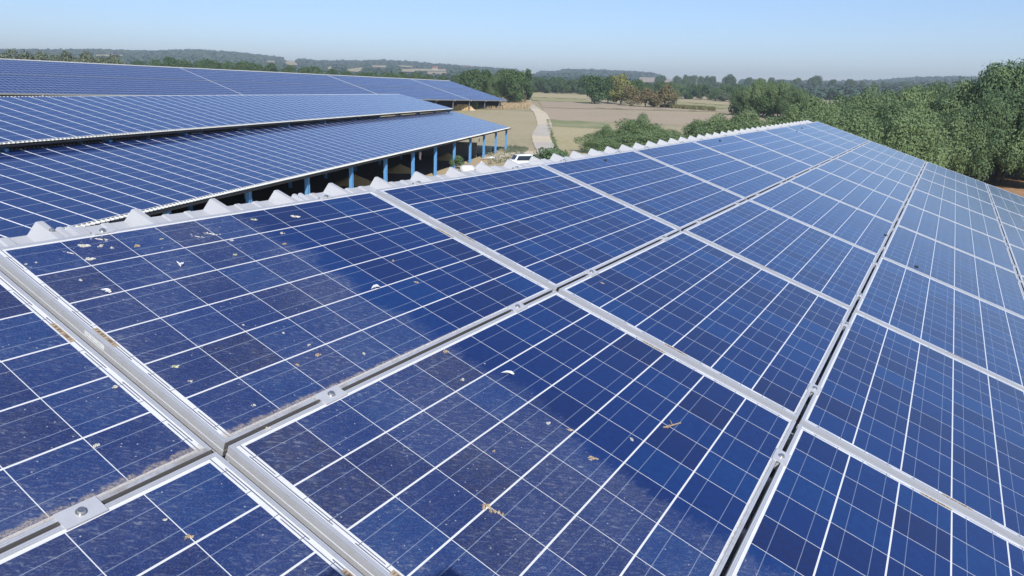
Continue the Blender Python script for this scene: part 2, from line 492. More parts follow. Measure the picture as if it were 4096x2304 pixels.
def drape(name, uv, mat, lift=0.06, n=26, kind="structure", label=None):
    """a field or track: picture outline (four corners) laid on the terrain"""
    a, b, c, d = [Vector((*p, 0)) for p in uv]
    P = []
    for j in range(n + 1):
        for i in range(n + 1):
            s, t = i / n, j / n
            q = (a * (1 - s) + b * s) * (1 - t) + (d * (1 - s) + c * s) * t
            q.y += 2.2 * mnoise.noise(Vector((q.x * .05, q.y * .3, 0.0))) * min(1.0, (q.y - 300) / 120) if q.y > 300 else 0
            q.x += 5.0 * mnoise.noise(Vector((q.x * .01, q.y * .12, 5.0))) if q.y > 370 else 0
            h = ground_hit(q.x, q.y); r = math.hypot(h.x, h.y)
            P.append((h.x, h.y, float(zt(h.x, h.y)) + lift + max(0.0, (r - 250)) * 0.0012))
    P = np.array(P)
    i = np.arange(n).reshape(-1, 1) * (n + 1) + np.arange(n)
    f = np.stack([i, i + n + 1, i + n + 2, i + 1], -1).reshape(-1, 4)
    o = link_mesh(name, np_mesh(name, P, f, mat, None, True)); tag(o, label, kind=kind); return o

FIELDS = [  # picture quads, material
    ([(1880, 650), (2170, 597), (2250, 640), (1860, 730)], "yard"),
    ([(1990, 402), (2120, 404), (2150, 432), (1985, 432)], "yard"),
    ([(1740, 416), (1960, 422), (1960, 438), (1740, 440)], "straw"),
    ([(2170, 432), (2960, 462), (2960, 515), (2190, 478)], "stubble"),
    ([(2090, 372), (2345, 376), (2345, 398), (2100, 389)], "straw"),
    ([(2100, 390), (2345, 399), (2370, 413), (2140, 404)], "olive"),
    ([(2150, 405), (2380, 414), (2960, 450), (2170, 431)], "stubble"),
    ([(2690, 398), (2950, 412), (2940, 424), (2690, 408)], "straw"),
    ([(2690, 409), (2940, 425), (2900, 436), (2680, 427)], "olive"),
    ([(2196, 479), (2440, 488), (2440, 520), (2200, 505)], "green"),
    ([(2200, 506), (2480, 521), (2520, 660), (2240, 625)], "straw"),
    ([(3790, 690), (4260, 715), (4260, 900), (3790, 860)], "ochre"),
    # hillside fields
    ([(369, 221), (503, 223), (503, 229), (369, 228)], "straw"),
    ([(1060, 246), (1109, 245), (1109, 254), (1055, 252)], "stubble"),
    ([(1127, 243), (1190, 247), (1200, 264), (1150, 263)], "straw"),
    ([(1298, 272), (1336, 268), (1336, 279), (1300, 282)], "straw"),
    ([(1350, 284), (1450, 272), (1470, 274), (1430, 291)], "straw"),
    ([(1478, 264), (1554, 266), (1554, 274), (1480, 271)], "straw"),
    ([(1560, 262), (1655, 267), (1662, 274), (1600, 271)], "olive"),
    ([(1593, 279), (1660, 281), (1660, 291), (1600, 289)], "straw"),
    ([(1640, 278), (1796, 280), (1794, 288), (1660, 286)], "straw"),
    ([(1700, 289), (1793, 290), (1789, 301), (1715, 300)], "stubble"),
    ([(1729, 303), (1788, 302), (1803, 311), (1740, 312)], "olive"),
    ([(2070, 290), (2150, 290), (2153, 297), (2075, 299)], "straw"),
    ([(2348, 303), (2450, 304), (2450, 308), (2350, 307)], "olive"),
    ([(2540, 311), (2700, 316), (2698, 333), (2560, 332)], "stubble"),
    ([(2690, 320), (2890, 328), (2870, 346), (2700, 338)], "straw"),
    ([(2850, 327), (2972, 328), (2960, 338), (2860, 338)], "stubble"),
    ([(3046, 329), (3095, 330), (3090, 338), (3050, 337)], "straw"),
    ([(3420, 354), (3500, 354), (3500, 367), (3430, 367)], "stubble"),
    ([(3610, 357), (3660, 356), (3655, 366), (3620, 366)], "straw"),
]
for quad, mk in FIELDS:
    drape("field", quad, MAT[mk], 0.05)

def strip(name, pts, mats, lift=0.10, label=None):
    """road strip through picture points (u, v, half width in metres, material index)"""
    P = [(ground_hit(u, v), w, k) for u, v, w, k in pts]
    dense = []
    for i in range(len(P) - 1):
        p0 = P[max(i - 1, 0)][0]; p1 = P[i][0]; p2 = P[i + 1][0]; p3 = P[min(i + 2, len(P) - 1)][0]
        for s in range(8):
            t = s / 8
            q = 0.5 * ((2 * p1) + (p2 - p0) * t + (2 * p0 - 5 * p1 + 4 * p2 - p3) * t * t + (3 * p1 - p0 - 3 * p2 + p3) * t ** 3)
            dense.append((q, P[i][1] * (1 - t) + P[i + 1][1] * t, P[i][2]))
    dense.append(P[-1])
    mb = MB(); prev = None
    for i, (q, w, k) in enumerate(dense):
        a = dense[max(i - 1, 0)][0]; b = dense[min(i + 1, len(dense) - 1)][0]
        d = Vector((b.x - a.x, b.y - a.y, 0)).normalized(); n = Vector((-d.y, d.x, 0))
        row = []
        for s in (-1, -0.5, 0, 0.5, 1):
            r = q + n * w * s * (1 + 0.07 * mnoise.noise(Vector((q.x * .2, q.y * .2, s))))
            row.append(Vector((r.x, r.y, float(zt(r.x, r.y)) + lift)))
        if prev:
            for j in range(4): mb.quad([prev[j], row[j], row[j + 1], prev[j + 1]], mi=k)
        prev = row
    o = mb.obj(name, mats); tag(o, label, kind="structure"); return o
strip("road", [(2110, 408, 1.3, 1), (2128, 424, 1.4, 1), (2140, 437, 1.6, 0), (2160, 452, 2.0, 0), (2172, 478, 2.0, 0), (2178, 505, 1.9, 1), (2168, 530, 2.0, 1),
               (2164, 548, 2.0, 0), (2172, 575, 2.0, 1), (2196, 610, 2.1, 1), (2236, 660, 2.2, 1), (2300, 740, 2.3, 1)], [MAT["track"], MAT["tarmac"]], 0.14, "pale farm road winding past the barns")
strip("path", [(2215, 640, 2.0, 0), (2120, 612, 1.8, 0), (2040, 612, 1.6, 0), (1960, 640, 1.6, 0)], [MAT["track"]], 0.11, "light dirt track branching to the blue-posted barn")
strip("path", [(2150, 446, 0.7, 0), (2080, 441, 0.6, 0), (1960, 437, 0.6, 0), (1830, 433, 0.6, 0)], [MAT["straw"]], 0.13, "thin pale track in front of the straw barn")

# ------------------------------------------------------------------ the near building: roof sheet, walls
def build_near_building():
    root = empty("farm_building", Matrix.Translation(RP(7, 3, -0.08) * 1.0), "near building with white ribbed roof sheet showing along its ridge", "building")
    inv_ = root.matrix_world.inverted()
    def put(mb, name, mat):
        o = mb.obj(name, mat); o.parent = root; o.matrix_parent_inverse = inv_; return o
    a_lo, a_hi = -7.0, 9 * PA + 0.03
    prof = []            # (a, n) trapezoidal ribs 43 mm high every 333 mm, two low stiffeners between them
    k = -25
    base = -0.0795
    while 1.218 + k * 0.33367 < a_hi:
        b = 1.218 + k * 0.33367
        if b > a_lo:
            prof += [(b, base), (b + .0035, base + .002), (b + .025, base + .042), (b + .029, base + .0435), (b + .047, base + .0435), (b + .051, base + .042), (b + .075, base)]
            for c in (0.150, 0.245):
                prof += [(b + c, base), (b + c + .006, base + .0042), (b + c + .030, base + .0042), (b + c + .036, base)]
        k += 1
    prof = [p for p in prof if p[0] < a_hi]
    mb = MB(); b0, b1 = -0.182, 6 * PB + 0.12
    for (a, n), (c, o) in zip(prof[:-1], prof[1:]):
        for x0, x1 in ((b0, 1.0), (1.0, 3.0), (3.0, b1)):
            mb.quad([RP(a, x0, n), RP(a, x1, n), RP(c, x1, o), RP(c, x0, o)])
            mb.quad([RP(a, x0, n - .0012), RP(c, x0, o - .0012), RP(c, x1, o - .0012), RP(a, x1, n - .0012)])
        mb.quad([RP(a, b0, n), RP(c, b0, o), RP(c, b0, o - .0012), RP(a, b0, n - .0012)])
    put(mb, "roof_sheet", MAT["sheet"])
    # pressed steel mounting profiles whose ends show past the ridge row
    for u, v in ((262, 918), (1201, 788), (1982, 672), (2185, 645), (2392, 607), (2560, 590), (2690, 566)):
        a, b = roof_hit(u, v, -0.066)
        mb = MB()
        for q in (-0.030, 0.006):
            mb.quad([RP(a + q, -0.17, base + .006), RP(a + q, 0.3, base + .006), RP(a + q + .007, 0.3, base + .020), RP(a + q + .007, -0.17, base + .020)])
            mb.quad([RP(a + q + .007, -0.17, base + .020), RP(a + q + .007, 0.3, base + .020), RP(a + q + .021, 0.3, base + .020), RP(a + q + .021, -0.17, base + .020)])
            mb.quad([RP(a + q + .021, -0.17, base + .020), RP(a + q + .021, 0.3, base + .020), RP(a + q + .028, 0.3, base + .006), RP(a + q + .028, -0.17, base + .006)])
        put(mb, "mounting_rail", MAT["metal"])
    for a, b in ((0.405, -0.11), (2.62, -0.12)):      # sheet screws on rib tops
        mb = MB(); kk = round((a - 1.218 - .038) / .33367); aa = 1.218 + kk * .33367 + .038
        mb.cyl(RP(aa, b, base + .0435), .009, .003, 12, axis=NX); mb.cyl(RP(aa, b, base + .0465), .0055, .006, 6, axis=NX)
        put(mb, "sheet_screw", MAT["steel"])
    # rows of purlin rails under the panels, carrying them on the ribs
    mb = MB()
    for j in range(6):
        for bb in (0.22, 0.80):
            p0, p1 = RP(-4.9, B0 + j * PB + bb, -0.0362), RP(9 * PA - .05, B0 + j * PB + bb, -0.0362)
    mb = MB()
    zg = -10.85
    corners = [RP(a_lo, b0 + .05, base - .01), RP(a_hi - .08, b0 + .05, base - .01), RP(a_hi - .08, b1 - .1, base - .01), RP(a_lo, b1 - .1, base - .01)]
    for i in range(4):
        p, q = corners[i], corners[(i + 1) % 4]
        mb.quad([(p.x, p.y, zg), (q.x, q.y, zg), tuple(q), tuple(p)])
    put(mb, "wall", MAT["cladding"])
    mb = MB()
    for q in np.linspace(b0 + .3, b1 - .3, 6):
        mb.beam(RP(a_lo, q, base - .08), RP(a_hi - .1, q, base - .08), .07, .13)
    put(mb, "purlins", MAT["dark_steel"])
build_near_building()

# ------------------------------------------------------------------ solar panels
def frame_bm(mb, mi=0, simple=False):
    L, W, H, lip = PL, PW, PH, 0.011
    out = [(0, 0), (0, -W), (L, -W), (L, 0)]; inn = [(lip, -lip), (lip, -W + lip), (L - lip, -W + lip), (L - lip, -lip)]
    for i in range(4):
        j = (i + 1) % 4; o0, o1, i0, i1 = out[i], out[j], inn[i], inn[j]
        vv = 2.0 if i == 1 else 1.0
        if simple: vv = 1.0 if i in (0, 2) else 4.0
        mb.quad([(*o0, 0), (*o1, 0), (*i1, 0), (*i0, 0)], [(0, vv), (0, vv), (lip, vv), (lip, vv)], mi)
        if simple:
            mb.quad([(*o1, 0), (*o0, 0), (*o0, -H), (*o1, -H)], [(0, 0)] * 4, mi); continue
        # outer side with a small ledge two thirds down
        nx, ny = [(-1, 0), (0, -1), (1, 0), (0, 1)][i]; e = 0.0012
        tx, ty = [(0, 0)] * 2
        def off(p, k=1.0):
            sx = -1 if p[0] == 0 else 1; sy = 1 if p[1] == 0 else -1
            return (p[0] + sx * e * k, p[1] + sy * e * k)
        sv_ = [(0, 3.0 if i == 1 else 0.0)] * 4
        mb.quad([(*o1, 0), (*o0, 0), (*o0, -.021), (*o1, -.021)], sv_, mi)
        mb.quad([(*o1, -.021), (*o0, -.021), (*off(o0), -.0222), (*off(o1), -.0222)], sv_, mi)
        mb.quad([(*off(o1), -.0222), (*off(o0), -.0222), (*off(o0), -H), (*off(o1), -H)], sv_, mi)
        mb.quad([(*i0, 0), (*i1, 0), (*i1, -.0018), (*i0, -.0018)], [(0, 0)] * 4, mi)
        mb.quad([(*off(o0), -H), (*i0, -H), (*i1, -H), (*off(o1), -H)], [(0, 0)] * 4, mi)
def glass_bm(mb, mi=0, z=-0.0016, e=0.0112):
    L, W = PL, PW
    p = [(e, -W + e), (L - e, -W + e), (L - e, -e), (e, -e)]
    mb.quad([(x, y, z) for x, y in p], [(x, -y) for x, y in p], mi)
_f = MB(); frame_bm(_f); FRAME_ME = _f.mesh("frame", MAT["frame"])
_g = MB(); glass_bm(_g)
GLASS_ME = _g.mesh("glass", MAT["glass_near"])
_b = MB(); _b.quad([(0.02, -PW + .02, -.030), (0.02, -.02, -.030), (PL - .02, -.02, -.030), (PL - .02, -PW + .02, -.030)])
BACK_ME = _b.mesh("back_sheet", plain("white polymer back sheet", (0.6, 0.6, 0.6)))

def sticker_material(name, bg_c, bar_c, faded):
    q = M(name, 0.6, 0.3); u, v = q.uv()
    w = q.white(q.comb((u * 34).floor(), 0.0, 2.0))
    bars = w.gt(0.48) * (v - 0.5).abs().lt(0.30 if faded else 0.22) * (u - 0.5).abs().lt(0.44)
    if not faded: bars = bars * ((u * 3.1).fract()).lt(0.72)
    n = q.noise(q.coord(), 60, 3)
    c = q.mix(bars * (0.75 if faded else 0.35), q.mix(n, bg_c, tuple(x * 0.8 for x in bg_c)), bar_c); q.col(c); return q.m
MAT["tag_brown"] = sticker_material("faded brown barcode tag", (0.42, 0.33, 0.23), (0.10, 0.07, 0.05), True)
MAT["tag_white"] = sticker_material("white barcode sticker", (0.80, 0.80, 0.78), (0.15, 0.15, 0.16), False)
def make_tag(mb, x0, x1, y0, y1, z):
    mb.quad([(x0, y1, z), (x0, y0, z), (x1, y0, z), (x1, y1, z)], [(0, 0), (1, 0), (1, 1), (0, 1)])
_t = MB(); make_tag(_t, .0125, .0265, -.565, -.470, -.0012); TAG_L = _t.mesh("barcode_tag", MAT["tag_brown"])
_t = MB(); make_tag(_t, PL - .0275, PL - .0135, -.500, -.405, -.0012); TAG_R = _t.mesh("barcode_tag", MAT["tag_brown"])
_t = MB(); _t.quad([(-.0004, -.46, -.006), (-.0004, -.545, -.006), (-.0004, -.545, -.018), (-.0004, -.46, -.018)], [(0, 1), (1, 1), (1, 0), (0, 0)])
STICK = _t.mesh("serial_sticker", MAT["tag_white"])

ROWN = ["ridge row", "second row", "third row", "fourth row", "fifth row", "sixth row"]
def near_label(i, j):
    if (i, j) == (1, 0): return "dusty solar panel with many bird droppings beside the ribbed ridge"
    if (i, j) == (1, 1): return "big foreground solar panel, half grey dust and half clean, with a hooked dropping"
    if (i, j) == (0, 0): return "dirty solar panel at the left edge, beside the brown barcode tag"
    if (i, j) == (0, 1): return "dusty solar panel in the bottom left corner below the bolted clamp"
    c = "at the near end" if i == 0 else ("%s from the far roof end" % ORD[9 - i] if i != 9 else "at the far roof end")
    return "near roof solar panel, %s, %s" % (ROWN[j], c) if j else "near roof solar panel touching the ribbed ridge, %s" % c
def in_view(pts, pad=60):
    for p in pts:
        p = Vector(p)
        if p.dot(CAM_F) > 0.1:
            u, v = proj(p)
            if -pad < u < 4096 + pad and -pad < v < 2304 + pad: return True
    return False
near_count = 0
for j in range(6):
    for i in range(-3, 10):
        a, b = A0 + (i - 1) * PA, B0 + j * PB
        jx, jn = (random.random() - .5) * .003, (random.random() - .5) * .0012
        t = empty("solar_panel", RM(a + jx, b + (random.random() - .5) * .002, jn), near_label(i, j), "solar panel", "solar panels on the near roof")
        link_mesh("frame", FRAME_ME, t); link_mesh("glass", GLASS_ME, t)
        if i <= 3:
            link_mesh("barcode_tag", TAG_L, t)
            if i <= 1: link_mesh("barcode_tag", TAG_R, t)
        if (i, j) == (1, 0): link_mesh("serial_sticker", STICK, t)
        near_count += in_view([RP(a + x, b + y) for x in (0, .8, 1.64) for y in (0, .5, 1)], 0)

# clamps between the rows and along the ridge
def clamp_mesh(end=False):
    p = MB()
    if not end:
        p.box((-.040, -.0225, .0004), (.040, .0225, .0034)); p.box((-.036, -.0045, -.030), (.036, .0045, .0004))
    else:
        p.box((-.034, -.014, .0004), (.034, .010, .0034)); p.box((-.034, .0100, -.040), (.034, .0130, .0034)); p.box((-.034, .0130, -.043), (.034, .042, -.040))
    plate = p.mesh("clamp_plate", MAT["metal"])
    q = MB(); y = 0 if not end else -.001
    q.cyl((0, y, .0034), .0105, .0016, 20); q.cyl((0, y, .0050), .0082, .0050, 20, r2=.0074); q.smooth = False
    return plate, q.mesh("bolt", MAT["steel"])
cl_mid, cl_end = clamp_mesh(), clamp_mesh(True)
for j in range(0, 6):
    for i in range(-1, 10):
        for s, off in ((0, 0.333), (1, 1.337)):
            a = A0 + (i - 1) * PA + off + (random.random() - .5) * .01
            b = B0 - .0005 if j == 0 else B0 + j * PB - (PB - PW) / 2
            if not in_view([RP(a, b)], 10): continue
            c = "near end column" if i == 0 else ("last column" if i == 9 else "%s column from far end" % ORD[9 - i])
            w = ("first", "second")[s]
            if j == 0: lab = "ridge end clamp with bolt, %s one on the panel, %s" % (w, c)
            else: lab = "flat bolted clamp below panel row %s, %s one, %s" % (("one", "two", "three", "four", "five")[j - 1], w, c)
            mt = RM(a, b, 0) @ Matrix.Rotation((random.random() - .5) * .04, 4, 'Z')
            t = empty("panel_clamp", mt, lab, "clamp", "clamps holding the near panels")
            pl, bo = cl_end if j == 0 else cl_mid
            link_mesh("clamp_plate", pl, t); link_mesh("bolt", bo, t)

# ------------------------------------------------------------------ droppings, feathers and crumbs on the glass
def dropping_material(name, c1, c2, c3):
    q = M(name, 0.85, 0.2); n = q.noise(q.coord(), 160, 4, 0.7)
    q.col(q.ramp(n, [(0.30, c3), (0.47, c2), (0.60, c1)])); q.bump(q.noise(q.coord(), 400, 3), 0.6, 0.002); return q.m
MAT["drop_white"] = dropping_material("chalky dropping", (0.66, 0.65, 0.58), (0.46, 0.43, 0.36), (0.22, 0.18, 0.13))
MAT["drop_brown"] = dropping_material("brown dropping", (0.50, 0.40, 0.27), (0.34, 0.25, 0.16), (0.16, 0.11, 0.07))
MAT["drop_green"] = dropping_material("greenish dropping", (0.62, 0.62, 0.45), (0.30, 0.32, 0.18), (0.12, 0.12, 0.07))
MAT["feather"] = plain("white feather", (0.80, 0.80, 0.80), 0.8, 0.2, 0, 0.1, 200)
def blob(mb, cx, cy, r, h, seed, asp=1.0, rot=0.0, n=14):
    rings = [(1.0, 0.0), (0.9, .45), (0.62, .85), (0.3, 1.0)]
    rng = random.Random(seed); ph = [rng.random() * 6.28 for _ in range(4)]
    R = []
    for k, (f, z) in enumerate(rings):
        row = []
        for i in range(n):
            t = 2 * PI * i / n
            w = 1 + .20 * math.sin(2 * t + ph[0]) + .14 * math.sin(3 * t + ph[1]) + .10 * math.sin(5 * t + ph[2])
            x, y = r * f * w * math.cos(t) * asp, r * f * w * math.sin(t)
            x, y = x * math.cos(rot) - y * math.sin(rot), x * math.sin(rot) + y * math.cos(rot)
            row.append((cx + x, cy + y, h * z * (1 + .25 * math.sin(4 * t + ph[3] + k))))
        R.append(row)
    for a, b in zip(R[:-1], R[1:]):
        for i in range(n):
            j = (i + 1) % n; mb.quad([a[i], a[j], b[j], b[i]])
    mb.quad(R[-1])
DROPS = [  # picture place, radius m, height, material, stretch, turn, label
    (334, 983, .014, .007, "drop_white", 1.2, 2.2, "fattest white dropping with a brown foot, near the ridge frame", 2),
    (404, 983, .011, .007, "drop_white", 1.0, .3, "round white dropping beside the fattest one, towards the far end", 2),
    (447, 990, .007, .005, "drop_white", 1.3, .3, "small white dropping at the end of a pale smear, left ridge cells", 1),
    (547, 983, .010, .005, "drop_brown", 1.7, .2, "flat pinkish brown dropping in the third cell below the ridge frame", 2),
    (643, 955, .007, .004, "drop_green", 1.2, .2, "little greenish dropping alone in the fourth ridge cell", 1),
    (357, 1035, .012, .005, "drop_white", 1.5, 2.6, "cream oval dropping just above the first bold cell line", 1),
    (322, 1119, .008, .004, "drop_white", 1.0, .2, "ring shaped white dropping below the first bold cell line", 0),
    (104, 1055, .006, .003, "drop_white", 1.2, .2, "tiny pale dropping nearest the wide frame gap", 0),
    (145, 1049, .005, .004, "drop_white", 1.0, .2, "tiny pointed white dropping beside the palest tiny one", 0),
    (928, 960, .009, .004, "drop_white", 1.3, .2, "white dropping touching the first bold line, middle ridge cells", 1),
    (940, 1018, .009, .005, "drop_green", 1.1, .2, "dark green centred dropping below the first bold line", 1),
    (850, 935, .007, .003, "drop_white", 2.6, 2.4, "speckled white splash across a thin cell line near the ridge", 3),
    (790, 945, .006, .002, "drop_white", 2.6, 2.4, "thin white splash left of the speckled one", 3),
    (395, 955, .006, .003, "drop_white", 2.6, 2.4, "pale streaky splash above the fat white droppings", 3),
    (280, 1010, .005, .002, "drop_white", 3.0, 2.2, "long broken white smear left of the fattest dropping", 3),
    (1127, 931, .010, .004, "drop_white", 1.6, .3, "white dropping right below the first bold line, near the wiped edge", 1),
    (1138, 974, .010, .004, "drop_brown", 1.5, .3, "tan dropping under the white one near the wiped edge", 1),
    (1015, 877, .011, .003, "drop_green", 2.0, 2.8, "long greenish dropping in the sixth ridge cell", 1),
    (1183, 865, .014, .004, "drop_white", 2.2, 2.7, "long white dropping with a tail, in the seventh ridge cell", 2),
    (973, 1298, .006, .003, "drop_white", 1.0, 0, "small white ring dropping in the middle of the dusty panel", 0),
    (1134, 1330, .007, .003, "drop_white", 1.1, 0, "white ring dropping right of the middle of the dusty panel", 0),
    (1235, 1378, .007, .003, "drop_white", 1.1, 0, "chalk dot dropping above the twin brown specks", 1),
    (1270, 1418, .010, .004, "drop_brown", 1.7, .2, "beige oval dropping on the fifth bold line's upper side", 1),
    (1456, 1413, .009, .004, "drop_white", 1.0, 0, "bright round dropping in a dark ring, lower right of dusty panel", 0),
    (1189, 1457, .008, .003, "drop_brown", 1.3, 0, "curled beige dropping below the fifth bold line", 0),
    (700, 1465, .009, .005, "drop_green", 1.4, 2.5, "angular olive dropping in the lower left of the dusty panel", 1),
    (764, 1524, .006, .004, "drop_white", 1.0, 0, "white dropping close under the angular olive one", 1),
    (1017, 1619, .006, .004, "drop_white", 1.0, 0, "lone pale dropping in the lowest cells before the clamp", 1),
    (1573, 1042, .008, .004, "drop_brown", 1.5, .3, "brown dropping on the clean part of the dusty panel", 1),
    (1667, 1128, .009, .004, "drop_brown", 1.6, 2.6, "tan dropping on clean glass beyond the white feather", 1),
    (1781, 1404, .009, .004, "drop_brown", 1.8, .3, "rusty dropping at the top edge of the half dusty panel", 2),
    (1851, 1518, .008, .006, "drop_white", 1.2, .3, "cream and brown dropping with a dark wet halo", 2),
    (2528, 1757, .009, .005, "drop_white", 1.3, .3, "white dropping on clean glass beside a cell corner", 1),
    (2370, 1830, .011, .005, "drop_brown", 1.4, 2.2, "large brown dropping just inside the dusty glass", 2),
    (2194, 1691, .010, .002, "drop_white", 1.7, .3, "faint curled dropping above the wiped dust edge", 0),
    (2279, 1719, .008, .003, "drop_brown", 1.6, 2.4, "pair of beige crumbs at the wiped dust edge", 2),
    (1976, 1802, .006, .003, "drop_brown", 1.6, .1, "smooth brown oval seed like dropping in mid panel", 0),
    (1939, 1453, .004, .002, "drop_white", 1.3, .1, "tiny white fleck above the white feather", 0),
    (2409, 1131, .009, .004, "drop_brown", 1.4, 2.6, "brown dropping on the clean panel right of the crossing", 1),
    (385, 1780, .009, .004, "drop_white", 1.2, 0, "grey white dropping on the left edge panel", 1),
    (755, 2144, .009, .005, "drop_brown", 1.0, 0, "brown cream dropping by a bold line, bottom left panel", 1),
    (661, 2077, .006, .003, "drop_white", 1.2, 0, "small white ring dropping sitting on a thin line, bottom left", 0),
    (460, 1548, .008, .005, "drop_white", 1.5, .6, "white crumb dropping stuck on the aluminium frame", 1),
    (1068, 1715, .007, .004, "drop_white", 1.6, .3, "white crumb dropping on the frame below the row gap", 1),
    (1966, 2040, .009, .006, "drop_brown", 1.2, .3, "hooked beige dropping like a curled string, lower middle", 5),
]
for k, (u, v, r, h, mk, asp, rot, lab, extra) in enumerate(DROPS):
    a, b = roof_hit(u, v, 0.0); r *= .58; h *= .7
    on_frame = k in (42, 43)
    mb = MB(); rg = random.Random(k)
    if extra == 5:
        pts = [(-.012, .020), (-.002, .026), (.007, .018), (.003, .008), (-.004, .0), (.003, -.010), (.010, -.020), (.013, -.032)]
        for i, (x, y) in enumerate(pts): blob(mb, x * .8, y * .8, .0042 - .001 * (i % 2), .005, i, 1.2, i)
    else:
        blob(mb, 0, 0, r, h, k, asp, rot)
        for e in range(extra * (2 if extra < 3 else 5)):
            t = rot + PI * rg.choice((0, 1)) + (rg.random() - .5) * (1.0 if extra > 2 else 2.0)
            d = r * (1.0 + rg.random() * (1.0 if extra < 3 else 6.5))
            blob(mb, d * math.cos(t), d * math.sin(t), r * (.20 + .35 * rg.random()), h * .6, k * 7 + e, 1 + rg.random(), rot)
    mb.smooth = True
    o = mb.obj("bird_dropping", MAT[mk]); o.matrix_world = RM(a, b, 0.0001 if on_frame else -0.00155)
    tag(o, lab, "bird dropping", "bird droppings on the near panels")

def feather(u, v, L, rot, lab, w=.30, seed=0):
    mb = MB(); rg = random.Random(seed); n = 16
    spine = [(L * i / n, .18 * L * math.sin(i / n * 1.6), .003 + .006 * math.sin(i / n * 3.1)) for i in range(n + 1)]
    for i in range(1, n):
        x, y, z = spine[i]; f = math.sin(i / n * 2.9) ** .6
        for s in (-1, 1):
            g = f * (0.7 + .5 * rg.random()) * w * L
            mb.quad([(x, y, z), (x + L / n * .9, y, z), (x + L / n * 1.2 + g * .55, y + s * g, z + .004 * rg.random()), (x + g * .55, y + s * g, z + .002)])
    for i in range(n):
        p, q = spine[i], spine[i + 1]
        mb.quad([(p[0], p[1] - .0006, p[2] + .0006), (q[0], q[1] - .0006, q[2] + .0006), (q[0], q[1] + .0006, q[2] + .0006), (p[0], p[1] + .0006, p[2] + .0006)])
    o = mb.obj("feather", MAT["feather"])
    a, b = roof_hit(u, v); o.matrix_world = RM(a, b, -.0012) @ Matrix.Rotation(rot, 4, 'Z')
    tag(o, lab, "feather", "feathers lying on the near panels")
feather(1484, 1158, .038, -.2, "bright white feather on a bold cell line at the wiped edge", .22, 1)
feather(2003, 1493, .040, -1.0, "pure white feather on the half dusty panel beside a cell line", .20, 2)
feather(400, 1160, .028, -1.4, "grey white curled feather on the second bold line, left", .30, 3)
feather(722, 1070, .020, .9, "small fan of white down feather in the dusty panel", .45, 4)
# dry seed stalk
mb = MB(); a, b = roof_hit(2680, 1705)
mb.beam((0, 0, .003), (.055, -.018, .002), .0035, .0025); mb.beam((.012, -.003, .003), (.030, .012, .004), .002, .002); mb.beam((-.018, .006, .002), (0, 0, .003), .006, .005)
mb.beam((-.018, .006, .002), (-.030, .014, .002), .003, .003)
o = mb.obj("dry_stalk", MAT["drop_brown"]); o.matrix_world = RM(a, b, -.001); tag(o, "dry brown plant stalk lying on clean blue glass", "stalk")
# small dark leaf crumbs on the far ridge panels
for k, (u, v) in enumerate(((2422, 641), (3208, 512), (2880, 562), (3188, 524), (3543, 940), (3666, 1066))):
    mb = MB(); blob(mb, 0, 0, .010, .008, k + 50, 1.5, k, 8); o = mb.obj("leaf_crumb", plain("dark leaf crumb", (0.03, 0.035, 0.03), 0.9) if k == 0 else bpy.data.materials["dark leaf crumb"])
    a, b = roof_hit(u, v); o.matrix_world = RM(a, b, -.0015)
    tag(o, "tiny dark leaf crumb, %s from the left on the far clean glass" % ORD[(0, 3, 1, 2, 4, 5)[k]], "leaf crumb", "leaf crumbs on the far glass")

# ------------------------------------------------------------------ the barns
FAR_PANELS = []          # (matrix, portrait) of every barn panel that is not a thing of its own
def panel_px(mt, L, W):
    P = [mt @ Vector(q) for q in ((0, 0, 0), (L, 0, 0), (L, -W, 0), (0, -W, 0))]
    if min(p.dot(CAM_F) for p in P) < 1: return None
    return [proj(p) for p in P]
def ridge_v(u):          # the near roof hides everything below this picture height
    return 985 - 0.1503 * u if u < 1490 else 761 - (u - 1490) * 0.1555
def sees(mt):
    q = panel_px(mt, PL, PW)
    if q is None: return 0
    cx = sum(p[0] for p in q) / 4; cy = sum(p[1] for p in q) / 4
    if not (-30 < cx < 4100) or cy > ridge_v(cx) + 8: return 0
    return abs(sum(q[i][0] * q[(i + 1) % 4][1] - q[(i + 1) % 4][0] * q[i][1] for i in range(4))) / 2

_n = Vector((-0.31509, 0.94906, 0)); _x = Vector((0.94906, 0.31509, 0))
E0 = Vector((119.126, 67.6225, -6.8199))
def bm(y, z, slope, org=E0, X_=_x, Y_=_n):       # frame on a barn: x along (0 at the far end), y up the slope, z out of the roof
    Z_ = X_.cross(Y_).normalized(); c, s = math.cos(slope), math.sin(slope)
    yy = Y_ * c + Z_ * s; zz = Z_ * c - Y_ * s; o = org + Y_ * y + Z_ * z
    return Matrix(((X_.x, yy.x, zz.x, o.x), (X_.y, yy.y, zz.y, o.y), (X_.z, yy.z, zz.z, o.z), (0, 0, 0, 1)))
LOW = math.radians(13.1); UPP = math.radians(12.8)
NC = 74
LEN = NC * PA
M_low = bm(0, 0, LOW)
# upper roof: its eave stands just above the top of the lower roof
_t = (E0.dot(_n) + 10.60) / ray(1809, 433).dot(_n)
_ue = ray(1809, 433) * _t
U_org = Vector((_ue.x, _ue.y, _ue.z)); M_up = bm(0, 0, UPP, U_org)
X_OFF = (U_org - E0).dot(_x)

